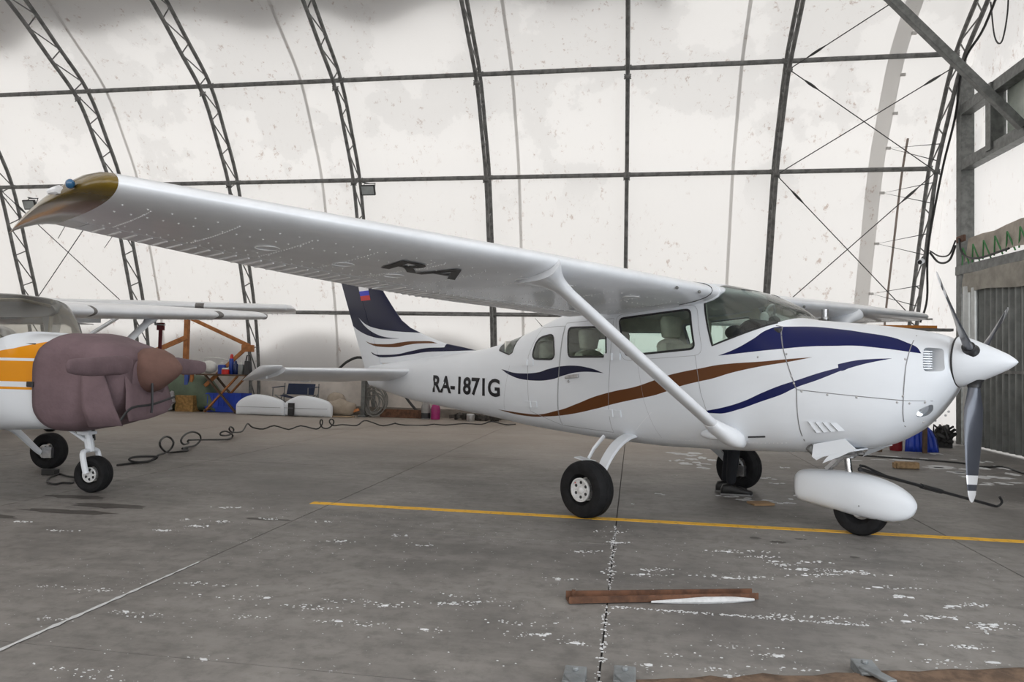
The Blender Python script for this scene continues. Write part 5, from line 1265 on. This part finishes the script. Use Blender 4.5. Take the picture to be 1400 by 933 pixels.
# oil stains: thin spills
mb = MB()
for x, y, rx, ry, k in ((-4.6, 5.5, .5, .10, 1), (-5.2, 5.2, .5, .08, 3), (-5.0, 6.1, .35, .1, 4), (-4.5, 5.8, .4, .12, 5), (.95, 6.0, .05, .04, 6), (1.1, 5.9, .07, .05, 7), (1.55, 5.55, .05, .03, 8), (1.3, 6.05, .06, .03, 9), (-2.9, 5.65, .22, .05, 10)):
    n = 16; r = random.Random(k); ring = [(x + rx * r.uniform(.6, 1.1) * math.cos(2 * math.pi * i / n), y + ry * r.uniform(.6, 1.1) * math.sin(2 * math.pi * i / n), .0012) for i in range(n)]; mb.add(ring, [tuple(range(n))])
tag(one(mb, 'oil_spills', plain('oily_damp_concrete', srgb(70, 66, 62), .6, 0, .2, 12), 'dark oil spills under the covered nose and near the yellow line', 'stain', None, 0), kind='stuff')
# cables on the floor and hose on the wall
mb = MB(); mb.tube(smoothpath(CABLE, 3), .0135, 6); one(mb, 'extension_cable', M_CORD, 'long black cable with springy loops across the floor to the covered airplane', 'cable')
mb = MB(); mb.tube(smoothpath(CABLE2, 4), .014, 6); one(mb, 'extension_cable', M_CORD, 'black cable lying along the floor toward the corrugated door', 'cable')
mb = MB(); mb.tube(smoothpath(CABLE3, 4), .01, 6); mb.box(Vector(CABLE3[0]) + Vector((-.03, 0, .02)), (.16, .07, .06)); one(mb, 'plug_lead', M_CORD, 'short black lead with a plug behind the covered nose wheel', 'cable')
mb = MB(); mb.tube(smoothpath(HOSE, 5), .032, 8); one(mb, 'air_hose', M_CORD, 'black hose arching out behind the tail to the wall foot', 'hose')
# foreground door rail with clamps at the bottom edge
mb = MB(); rr = random.Random(5); pts = [Vector((.03 + .075 * k, 3.065 + .286 * .075 * k, 0)) for k in range(34)]
rows = [[p + Vector((0, o, 0)) + Vector((rr.uniform(-.01, .01), rr.uniform(-.015, .015), h * rr.uniform(.6, 1.3))) for p in pts] for o, h in ((.07, .0), (.04, .02), (0, .03), (-.06, .03), (-.14, .03), (-.2, 0))]
mb.loft(rows, cap=False, close=False); tag(one(mb, 'dirt_ridge', plain('rusty_brown_dirt', srgb(104, 84, 68), .95, 0, .35, 16, bump=.4), 'low ridge of rusty dirt along the bottom edge', 'dirt', None, 60), kind='stuff')
M_CLAMP = plain('scuffed_blue_grey_steel', srgb(128, 132, 134), .5, .4, .25, 12)
for (x, y), lb in (((-.215, 3.055), 'left grey steel clamp at the bottom edge'), ((-.015, 3.10), 'second grey steel clamp from the left at the bottom edge'), ((1.0, 3.40), 'dark grey steel clamp at bottom right by the dirt ridge')):
    mb = MB(); mb.box((x, y, .035), (.085, .16, .012)); mb.box((x - .04, y, .02), (.01, .16, .04)); mb.box((x + .04, y, .02), (.01, .16, .04)); mb.beam((x - .02, y - .02, .044), (x + .05, y - .16, .044), .05, .012); mb.lathe([(.014, 0), (.014, .014)], (x, y + .03, .041), (0, 0, 1), 6)
    one(mb, 'steel_clamp', M_CLAMP, lb, 'clamp', 'steel clamps on the bottom edge', 0, .003)

# blue snow shovel, red can, dark hardware at the post foot
SH = empty('snow_shovel', (4.8, 13.45, 0), 0, 'blue plastic snow shovel leaning at the gable behind the cowling', 'shovel')
mb = MB(); rows = []
for z, y, w in ((.01, -.10, .30), (.12, -.09, .29), (.24, -.06, .27), (.36, -.01, .22), (.42, .03, .16)):
    rows.append([Vector((w * (k / 14 - .5) * 2 * .9, y + .012 * math.cos(k * math.pi * 2 * 7 / 14) + .06 * (k / 7 - 1) ** 2, z)) for k in range(15)])
mb.loft(rows, cap=False, close=False); b = mb.build('blade', plain('blue_plastic', srgb(26, 56, 156), .4, 0, .1), SH, 60); so = b.modifiers.new('t', 'SOLIDIFY'); so.thickness = .01
mb = MB(); mb.tube([(0, .03, .38), (.25, .9, 1.25)], .018, 8); mb.build('handle', M_WOOD, SH)
mb = MB(); mb.lathe([(.09, 0), (.10, .02), (.10, .19), (.07, .22), (.03, .24)], (4.45, 13.6, 0), (0, 0, 1), 18); one(mb, 'red_can', plain('red_painted_can', srgb(120, 24, 30), .5), 'small dark red can beside the blue shovel', 'can')
mb = MB(); rr = random.Random(8)
for k in range(16): mb.tube([(5.55 + rr.uniform(-.16, .16), 14.6 + rr.uniform(-.2, .2), rr.uniform(.02, .4)) for _ in range(3)], rr.uniform(.02, .045), 6)
mb.box((5.55, 14.6, .12), (.26, .3, .24)); one(mb, 'hardware_heap', plain('dark_greasy_iron', (.02, .019, .018, 1), .5, .3), 'dark tangle of iron fittings at the gable post foot', 'hardware')
RK = empty('lumber_rack', (4.45, 13.3, 0), 0, 'small lumber rack with an orange plank just above the cowling', 'rack')
for x in (-.35, .35): mb = MB(); mb.box((x, 0, 1.04), (.06, .06, 2.08)); mb.build('post', M_WOODD, RK, 0)
mb = MB(); mb.box((0, -.02, 2.10), (1.0, .16, .045)); mb.build('plank', plain('orange_plank', srgb(176, 110, 34), .6), RK, 0)
mb = MB(); mb.box((.28, -.02, 2.055), (.95, .14, .045)); mb.build('plank', M_STEELD, RK, 0)

# timber trestle at the far left of the wall
TR = empty('timber_trestle', (-11.15, 17.1, 0), 0, 'raw timber trestle with slanted braces, its post foot painted blue', 'trestle')
def beam(nm, a, b, w, h, m, par): mb = MB(); o = Vector(par.location); mb.beam(Vector(a) - o, Vector(b) - o, w, h); return mb.build(nm, m, par, 0, bevel=.006)
beam('post', (-11.15, 17.1, .10), (-11.15, 17.1, 2.55), .11, .11, M_WOOD, TR)
beam('brace', (-12.15, 17.05, 1.42), (-11.1, 17.05, 1.86), .05, .12, M_WOOD, TR)
beam('brace', (-11.05, 17.05, 2.34), (-9.40, 17.05, 1.66), .05, .09, M_WOOD, TR)
beam('brace', (-9.40, 17.0, 1.66), (-10.98, 17.0, .25), .05, .09, M_WOOD, TR)
beam('gusset', (-9.58, 17.02, 1.60), (-9.28, 17.02, 1.60), .10, .17, M_WOOD, TR)
beam('blue_sleeve', (-11.02, 17.0, .38), (-11.02, 17.0, .98), .12, .10, plain('blue_post_paint', srgb(60, 82, 150), .6), TR)
beam('side_post', (-10.90, 17.0, .38), (-10.90, 17.0, .98), .06, .08, M_WOOD, TR)
beam('foot_block', (-11.20, 16.95, .2), (-10.72, 16.95, .2), .3, .40, plain('chipped_timber_block', srgb(140, 108, 62), .9, 0, .35, 14), TR)
mb = MB(); mb.ball((-11.42, 16.8, .2), (.17, .12, .22), 12, 8); mb.ball((-11.3, 16.75, .30), (.12, .1, .2), 10, 7); mb.tube([(-11.5, 16.8, 0), (-11.47, 16.8, .42)], .05, 8)
for i, v in enumerate(mb.v): mb.v[i] = (v[0] + .03 * math.sin(v[2] * 30), v[1], max(0, v[2] + .02 * math.sin(v[0] * 40)))
one(mb, 'plastic_bag', plain('crumpled_clear_plastic', srgb(150, 148, 150), .3, 0, .3, 12), 'crumpled clear plastic bag at the trestle foot', 'bag')
mb = MB(); rr_ = []
for k in range(13):
    f = k / 12; x = -12.7 + 2.5 * f; h = .93 * (1 - .9 * abs(2 * f - 1) ** 5) * (1 + .03 * math.sin(k * 2)); rr_.append([Vector((x, 17.25 + .32 * math.copysign(abs(math.cos(q)) ** .7, math.cos(q)) + .02 * math.sin(q * 5 + k), max(0, h * .5 + h * .5 * math.copysign(abs(math.sin(q)) ** .7, math.sin(q)) + .015 * math.sin(k * 3 + q * 4)))) for q in np.linspace(0, 2 * math.pi, 21)[:-1]])
mb.loft(rr_); one(mb, 'tarpaulin_bundle', plain('faded_green_tarpaulin', srgb(88, 102, 84), .7, 0, .15, 3, bump=.2), 'faded green tarpaulin bundle behind the timber trestle', 'tarpaulin', None, 60)
# work table with crossed legs
TA = empty('work_table', (-9.95, 16.95, 0), 0, 'folding wooden work table with crossed legs by the rear wall', 'table')
mb = MB(); mb.box((0, 0, .93), (1.30, .55, .035)); mb.build('table_top', M_WOODD, TA, 0, bevel=.006)
for y in (-.22, .22):
    for x0, x1 in ((-.42, .42), (.42, -.42)): mb = MB(); mb.beam((x0, y + (.03 if x0 < 0 else 0), .02), (x1, y + (.03 if x0 < 0 else 0), .915), .035, .07, (0, 1, 0)); mb.build('leg', M_WOOD if x0 < 0 else M_WOODD, TA, 0)
for x in (-.40, .40): mb = MB(); mb.beam((x, -.24, .06), (x, .27, .06), .05, .04); mb.build('stretcher', M_WOODD, TA, 0)
TZ = .948
def can(x, y, r, h, m, capm, label, cat='can', name='spray_can', grp='cans and bottles on the work table', capr=.6):
    t = empty(name, (x, y, TZ), 0, label, cat, grp)
    mb = MB(); mb.lathe([(r * .9, 0), (r, .01), (r, h * .72), (r * .8, h * .78)], (0, 0, 0), (0, 0, 1), 16); mb.build('body', m, t)
    mb = MB(); mb.lathe([(r * capr * 1.2, h * .77), (r * capr * 1.2, h * .9), (r * capr * .7, h)], (0, 0, 0), (0, 0, 1), 14); mb.build('cap', capm, t)
cB = plain('blue_label', srgb(28, 60, 150), .4); cR = plain('red_label', srgb(190, 36, 30), .4); cW = plain('white_plastic', srgb(208, 208, 204), .4); cD = plain('dark_blue_bottle', srgb(24, 40, 86), .3); cC = plain('grey_clear_bottle', srgb(120, 124, 124), .25)
can(-10.06, 16.95, .10, .30, cB, cW, 'broad blue tin on the work table, left of the red-capped can', 'tin', 'blue_tin', capr=.4)
can(-9.83, 16.98, .058, .50, cB, cR, 'tall spray can with a red cap on the work table')
can(-9.88, 16.80, .09, .16, cR, cW, 'squat red-lidded jar at the front of the work table', 'jar', 'paint_jar', capr=.8)
can(-9.70, 16.95, .06, .34, cD, cD, 'dark blue bottle right of the red-capped can', 'bottle', 'oil_bottle', capr=.45)
can(-9.55, 16.95, .065, .32, cC, cW, 'clear grey bottle beside the dark blue one', 'bottle', 'plastic_bottle', capr=.35)
mb = MB(); mb.box((-9.40, 17.0, TZ + .17), (.16, .2, .34), None, .7); mb.tube([(-9.46, 17.0, TZ + .34), (-9.43, 17.0, TZ + .48), (-9.36, 17.0, TZ + .48), (-9.33, 17.0, TZ + .34)], .018, 6); one(mb, 'work_lamp', M_BLACK, 'dark work lamp on the right end of the work table', 'lamp', None, 0, .01)
mb = MB(); mb.ball((-10.38, 16.9, TZ + .17), (.21, .15, .16), 14, 9); mb.tube([(-10.50, 16.85, TZ + .15), (-10.62, 16.8, TZ + .13)], [.11, .08], 12); mb.tube(smoothpath([(-10.55, 16.9, TZ + .22), (-10.5, 16.9, TZ + .38), (-10.2, 16.9, TZ + .40), (-9.98, 17.1, TZ + .34)], 4), .014, 6)
for i, v in enumerate(mb.v): mb.v[i] = (v[0], v[1], max(TZ, v[2]))
one(mb, 'polishing_machine', cW, 'white rounded power tool at the left end of the work table', 'tool')
# blue crate
CR = empty('plastic_crate', (-10.0, 17.2, 0), 0, 'blue plastic crate behind the crossed table legs', 'crate')
M_CR = plain('blue_crate_plastic', srgb(26, 62, 170), .5, 0, .1)
mb = MB(); mb.box((0, 0, .03), (.92, .46, .03)); mb.build('base', M_CR, CR, 0)
for c, d_ in (((0, -.235, .24), (.96, .02, .46)), ((0, .235, .24), (.96, .02, .46)), ((-.47, 0, .24), (.02, .46, .46)), ((.47, 0, .24), (.02, .46, .46))): mb = MB(); mb.box(c, d_); mb.build('side_wall', M_CR, CR, 0)
for z in (.12, .46): mb = MB(); mb.box((0, -.252, z), (.98, .02, .035)); mb.build('rim', M_CR, CR, 0)
for k in range(7): mb = MB(); mb.box((-.42 + .14 * k, -.25, .28), (.02, .015, .34)); mb.build('rib', M_CR, CR, 0)
# two spare wheel fairings on the floor
def spare(x, y, rz, sc_, label, hole):
    t = empty('wheel_fairing', (x, y, 0), rz, label, 'fairing', 'spare wheel fairings on the floor')
    xs_ = np.linspace(-.62, .62, 26); mb = MB(); rr = []
    for q_ in xs_:
        f = (q_ + .62) / 1.24; zt = .52 * (math.sin(math.pi * min(1, f * .62 + .04) ** .75) ** .55) * (1 if f < .93 else 1 - (f - .93) * 2.2); zt = max(.12, zt * (1 - .35 * max(0, f - .35))); hw = .17 * (max(.03, math.sin(math.pi * (f * .93 + .02))) ** .5)
        rr.append([Vector((q_ * sc_, hw * math.copysign(abs(math.cos(a)) ** .7, math.cos(a)), .0 + zt * (.5 + .5 * math.copysign(abs(math.sin(a)) ** .75, math.sin(a))))) for a in np.linspace(0, 2 * math.pi, 25)[:-1]])
    mb.loft(rr); mb.build('shell', M_WHITE, t, 60)
    mb = MB(); mb.beam((-.52 * sc_, -.172, .20), (.58 * sc_, -.168, .20), .008, .008); mb.build('seam', M_SEAM, t, 0)
    if hole: mb = MB(); mb.add([(-.42 * sc_, -.176, .02), (-.25 * sc_, -.178, .02), (-.25 * sc_, -.174, .32), (-.42 * sc_, -.172, .32)], [(0, 1, 2, 3)]); mb.build('leg_cutout', M_GASKET, t, 0)
spare(-8.78, 16.55, 0, 1.0, 'left white spare wheel fairing lying on the floor', False)
spare(-7.62, 16.6, 0, .98, 'right white spare wheel fairing with a black leg cutout', True)
# camping chair
CH = empty('camping_chair', (-8.15, 17.05, 0), 0, 'dark blue folding camping chair behind the spare wheel fairings', 'chair')
M_NAVYC = plain('dark_blue_canvas', srgb(32, 42, 66), .85)
mb = MB(); mb.loft([[(-.42 + .84 * k / 8, y, .46 - .07 * math.sin(math.pi * k / 8) + dz) for k in range(9)] for y, dz in ((-.28, .04), (0, 0), (.25, .02))], cap=False, close=False); mb.build('seat', M_NAVYC, CH, 60)
mb = MB(); mb.loft([[(-.36 + .72 * k / 8, .25 + .05 * math.sin(math.pi * k / 8) + f * .1, .48 + .27 * f) for k in range(9)] for f in (0, .5, 1)], cap=False, close=False); mb.build('backrest', M_NAVYC, CH, 60)
for x in (-.45, .45): mb = MB(); mb.beam((x, -.28, .66), (x, .30, .68), .07, .015); mb.build('armrest', M_NAVYC, CH, 0)
for a, b in (((-.45, -.28, 0), (.40, -.28, .48)), ((.45, -.28, 0), (-.40, -.28, .48)), ((-.45, .28, 0), (.40, .28, .48)), ((.45, .28, 0), (-.40, .28, .48)), ((-.45, -.28, 0), (-.45, .28, .5)), ((.45, -.28, 0), (.45, .28, .5)), ((-.45, .28, .02), (-.45, .34, .76)), ((.45, .28, .02), (.45, .34, .76)), ((-.45, -.28, .45), (-.45, -.28, .67)), ((.45, -.28, .45), (.45, -.28, .67))):
    mb = MB(); mb.tube([a, b], .014, 6); mb.build('leg', M_STEELD, CH)
# sacks, boards, coil, post
mb = MB(); mb.ball((-6.95, 16.95, .20), (.42, .22, .21), 16, 10); mb.ball((-7.15, 17.2, .30), (.25, .2, .28), 12, 8)
for i, v in enumerate(mb.v): mb.v[i] = (v[0] + .02 * math.sin(v[2] * 25), v[1], max(0, v[2] + .025 * math.sin(v[0] * 17)))
one(mb, 'cloth_sack', plain('beige_sackcloth', srgb(158, 146, 132), .95, 0, .12, 6, bump=.2), 'beige filled sacks heaped beside the right spare fairing', 'sack', None, 60)
mb = MB(); mb.box((-6.95, 16.7, .02), (.9, .12, .025), Matrix.Rotation(.05, 3, 'Z')); one(mb, 'timber_board', plain('pale_grey_timber', srgb(160, 138, 112), .85), 'thin pale board in front of the beige sacks', 'board', None, 0, .003)
mb = MB(); mb.box((-6.62, 16.95, .13), (.30, .10, .06), Matrix.Rotation(-.35, 3, 'Y')); one(mb, 'timber_offcut', plain('orange_wood_offcut', srgb(196, 128, 78), .8), 'orange wood offcut leaning beside the beige sacks', 'wood', None, 0, .005)
mb = MB(); mb.box((-6.42, 17.1, .48), (.10, .10, .96)); mb.box((-6.42, 17.1, .02), (.2, .2, .04)); one(mb, 'steel_stub_post', M_STEEL, 'short grey steel post below the stabilizer root', 'post', None, 0, .005)
rr = random.Random(2); mb = MB()
for k in range(11):
    r = .30 + rr.uniform(-.08, .06); cx, cy = -6.22 + rr.uniform(-.08, .1), 17.15 + rr.uniform(-.05, .08); cz = r + .02 + rr.uniform(0, .08); tl = rr.uniform(-.25, .25)
    mb.tube([(cx + r * math.cos(t) * .8, cy + tl * .3 * math.sin(t) + .03 * math.cos(2 * t), cz + r * math.sin(t)) for t in np.linspace(0, 2 * math.pi, 26)[:-1]], .013, 5, True)
one(mb, 'hose_coil', plain('grey_hose', srgb(120, 118, 114), .6), 'tangled coil of grey hose under the tail cone', 'hose')
mb = MB(); mb.box((-5.48, 17.2, .10), (1.08, .06, .20)); one(mb, 'rusty_plank', M_BOARD, 'rusty brown plank on edge at the wall foot below the tail', 'board', None, 0, .006)
def flask(x, r, h, m, label, name, cat):
    t = empty(name, (x, 17.1, 0), 0, label, cat); mb = MB(); mb.lathe([(r * .95, 0), (r, .02), (r, h * .7), (r * .75, h * .88), (r * .35, h * .95)], (0, 0, 0), (0, 0, 1), 18); mb.build('body', m, t)
    mb = MB(); mb.lathe([(r * .35, h * .94), (r * .4, h), (r * .1, h * 1.04)], (0, 0, 0), (0, 0, 1), 12); mb.build('neck', M_STEELD, t)
    mb = MB(); mb.lathe([(r * 1.01, .02), (r * 1.01, h * .35)], (0, 0, 0), (0, 0, 1), 18); mb.build('band', M_BLACK if cat == 'cylinder' else m, t)
flask(-4.86, .11, .42, plain('grey_cylinder_paint', srgb(136, 134, 132), .4), 'small grey gas cylinder with a black lower half at the wall', 'gas_cylinder', 'cylinder')
flask(-4.62, .11, .38, plain('magenta_plastic', srgb(150, 30, 100), .4), 'magenta bottle beside the small grey gas cylinder', 'magenta_bottle', 'bottle')
mb = MB(); rr = random.Random(12)
for k in range(14):
    x = -4.2 + k * .09; mb.box((x, 17.15 + rr.uniform(-.1, .1), .05 + rr.uniform(0, .05)), (rr.uniform(.08, .2), rr.uniform(.08, .2), rr.uniform(.08, .16)), Matrix.Rotation(rr.uniform(-.6, .6), 3, 'Y') @ Matrix.Rotation(rr.uniform(-1, 1), 3, 'Z'))
for i, v in enumerate(mb.v): mb.v[i] = (v[0], v[1], max(0, v[2]))
tag(one(mb, 'scrap_heap', plain('dark_scrap', srgb(60, 56, 52), .7, 0, .4, 16), 'low heap of dark scrap at the wall foot behind the fuselage', 'scrap', None, 0), kind='stuff')
mb = MB(); mb.lathe([(.09, 0), (.1, .02), (.1, .15), (.085, .17)], (-3.72, 16.9, 0), (0, 0, 1), 16); one(mb, 'tin_can', M_ALU, 'shiny tin in front of the dark scrap heap', 'tin')

# ------------------------------------------------------------------ the person behind the fuselage
def skin_figure(name, J, E, m, parent, sub=2, root=0):
    bm = bmesh.new(); ly = bm.verts.layers.skin.verify(); vs = [bm.verts.new(p[:3]) for p in J]
    for v, p in zip(vs, J): v[ly].radius = (p[3], p[4] if len(p) > 4 else p[3]); v[ly].use_root = False
    vs[root][ly].use_root = True
    for a, b in E: bm.edges.new((vs[a], vs[b]))
    me = bpy.data.meshes.new(name); bm.to_mesh(me); bm.free(); o = bpy.data.objects.new(name, me); COL.objects.link(o)
    o.modifiers.new('skin', 'SKIN').use_smooth_shade = True; s_ = o.modifiers.new('sub', 'SUBSURF'); s_.levels = s_.render_levels = sub
    dg = bpy.context.evaluated_depsgraph_get(); dg.update(); me2 = bpy.data.meshes.new_from_object(o.evaluated_get(dg))
    bpy.data.objects.remove(o); bpy.data.meshes.remove(me)
    if m: me2.materials.clear(); me2.materials.append(m)
    me2.name = name; me2.polygons.foreach_set('use_smooth', [True] * len(me2.polygons))
    o = bpy.data.objects.new(name, me2); COL.objects.link(o); o.parent = parent; return o
PE = empty('person', (1.02, 8.12, 0), 0, 'person in dark clothes and black shoes standing behind the fuselage by the far wheel', 'person')
M_SKIN = plain('skin', srgb(206, 158, 132), .55, 0, .05, 9); M_CLO = plain('dark_navy_clothes', srgb(26, 28, 34), .9, 0, .15, 12, bump=.15); M_SHOE = plain('black_shoe_leather', srgb(18, 18, 19), .5)
# faces +x, slightly bent to the cabin; joints: x forward, y to the left
J = [(-.02, 0, .94, .15, .12), (0, .09, .90, .105), (.02, .10, .50, .072), (-.03, .10, .10, .05), (0, -.09, .90, .105), (.03, -.10, .50, .072), (.0, -.10, .10, .05),
     (0, 0, 1.14, .15, .115), (.02, 0, 1.34, .18, .12), (.03, 0, 1.45, .10, .09), (.05, 0, 1.52, .055), (.055, 0, 1.57, .052),
     (.02, .19, 1.41, .065), (.05, .24, 1.14, .05), (.20, .22, .96, .038), (.02, -.19, 1.41, .065), (.10, -.24, 1.16, .05), (.28, -.20, 1.10, .038)]
E = [(0, 1), (1, 2), (2, 3), (0, 4), (4, 5), (5, 6), (0, 7), (7, 8), (8, 9), (9, 10), (10, 11), (8, 12), (12, 13), (13, 14), (8, 15), (15, 16), (16, 17)]
BODY = skin_figure('body', J, E, M_CLO, PE, 2)
# head with face
mb = MB(); rr = []
hd = [(1.545, .055, .05, .03), (1.565, .075, .06, .04), (1.59, .088, .066, .03), (1.62, .095, .071, .022), (1.65, .098, .075, .016), (1.68, .099, .077, .012), (1.71, .098, .077, .008), (1.74, .093, .073, .002), (1.765, .078, .06, -.004), (1.783, .05, .04, -.006), (1.79, .01, .01, -.006)]
for z, rx, ry, cx in hd:
    ring = []
    for q in np.linspace(0, 2 * math.pi, 25)[:-1]:
        x, y = rx * math.cos(q), ry * math.sin(q); f = max(0, math.cos(q)) ** 14
        if 1.60 < z < 1.70: x += f * (.022 if z < 1.64 else .010)
        if 1.675 < z < 1.69: x -= .006 * max(0, 1 - abs(abs(y) - .03) / .02) * (math.cos(q) > 0)
        ring.append((.06 + cx + x, y, z - .03))
    rr.append(ring)
mb.loft(rr)
for s_ in (-1, 1): mb.ball((.055, s_ * .078, 1.63), (.022, .010, .033), 8, 6)
mb.ball((.178, 0, 1.622), (.014, .013, .018), 8, 6)
HEAD = mb.build('head', M_SKIN, PE, 60)
mb = MB()
for s_ in (-1, 1): mb.ball((.150, s_ * .030, 1.652), (.010, .012, .008), 8, 6)
mb.build('eye', M_BLACK, HEAD)
mb = MB(); mb.ball((.150, 0, 1.582), (.012, .024, .007), 8, 6); mb.build('mouth', plain('lips', srgb(150, 90, 82), .5), HEAD)
mb = MB(); mb.ball((.045, 0, 1.695), (.112, .088, .082), 16, 10)
for i, v in enumerate(mb.v):
    if v[0] > .11: mb.v[i] = (.11 + (v[0] - .11) * .4, v[1], max(v[2], 1.69))
mb.build('hair', plain('dark_brown_hair', srgb(38, 30, 26), .8, 0, .3, 30), HEAD)
for sy, (hx, hy, hz) in ((1, (.225, .22, .93)), (-1, (.315, -.195, 1.09))):
    # palm, four fingers and a thumb, slightly curled
    JJ = [(hx - .02, hy, hz, .022, .016), (hx + .045, hy, hz - .02, .03, .014)]; EE = [(0, 1)]
    for k in range(4):
        o_ = (k - 1.5) * .019; ln = (.062, .072, .068, .052)[k]; b_ = len(JJ)
        JJ += [(hx + .075, hy + o_, hz - .03, .009), (hx + .075 + ln * .55, hy + o_, hz - .045, .0085), (hx + .075 + ln * .8, hy + o_, hz - .07, .0075)]; EE += [(1, b_), (b_, b_ + 1), (b_ + 1, b_ + 2)]
    b_ = len(JJ); JJ += [(hx + .02, hy - sy * .035, hz - .015, .011), (hx + .055, hy - sy * .052, hz - .03, .009)]; EE += [(0, b_), (b_, b_ + 1)]
    skin_figure('hand', JJ, EE, M_SKIN, PE, 1)
for sy, x0 in ((.10, -.03), (-.10, .0)):
    mb = MB(); rr = []
    for x, hw, h, z0 in ((-.10, .03, .07, .0), (-.08, .042, .11, 0), (-.02, .046, .12, 0), (.04, .046, .10, 0), (.10, .05, .075, 0), (.16, .05, .06, 0), (.20, .04, .05, .003), (.22, .015, .035, .008)):
        rr.append([(x0 + x, sy + hw * math.copysign(abs(math.cos(q)) ** .7, math.cos(q)), z0 + h * (.5 + .5 * math.copysign(abs(math.sin(q)) ** .7, math.sin(q)))) for q in np.linspace(0, 2 * math.pi, 17)[:-1]])
    mb.loft(rr); sh = mb.build('shoe', M_SHOE, PE, 60)
    mb = MB(); rr = []
    for z in (.0, .018): rr.append([(x0 + x, sy + y, z) for x, y in ((-.105, -.03), (-.05, -.05), (.08, -.052), (.17, -.05), (.225, -.015), (.225, .015), (.17, .05), (.08, .052), (-.05, .05), (-.105, .03))])
    mb.loft(rr); mb.build('sole', plain('white_dusted_sole', srgb(120, 120, 120), .9), sh, 0)
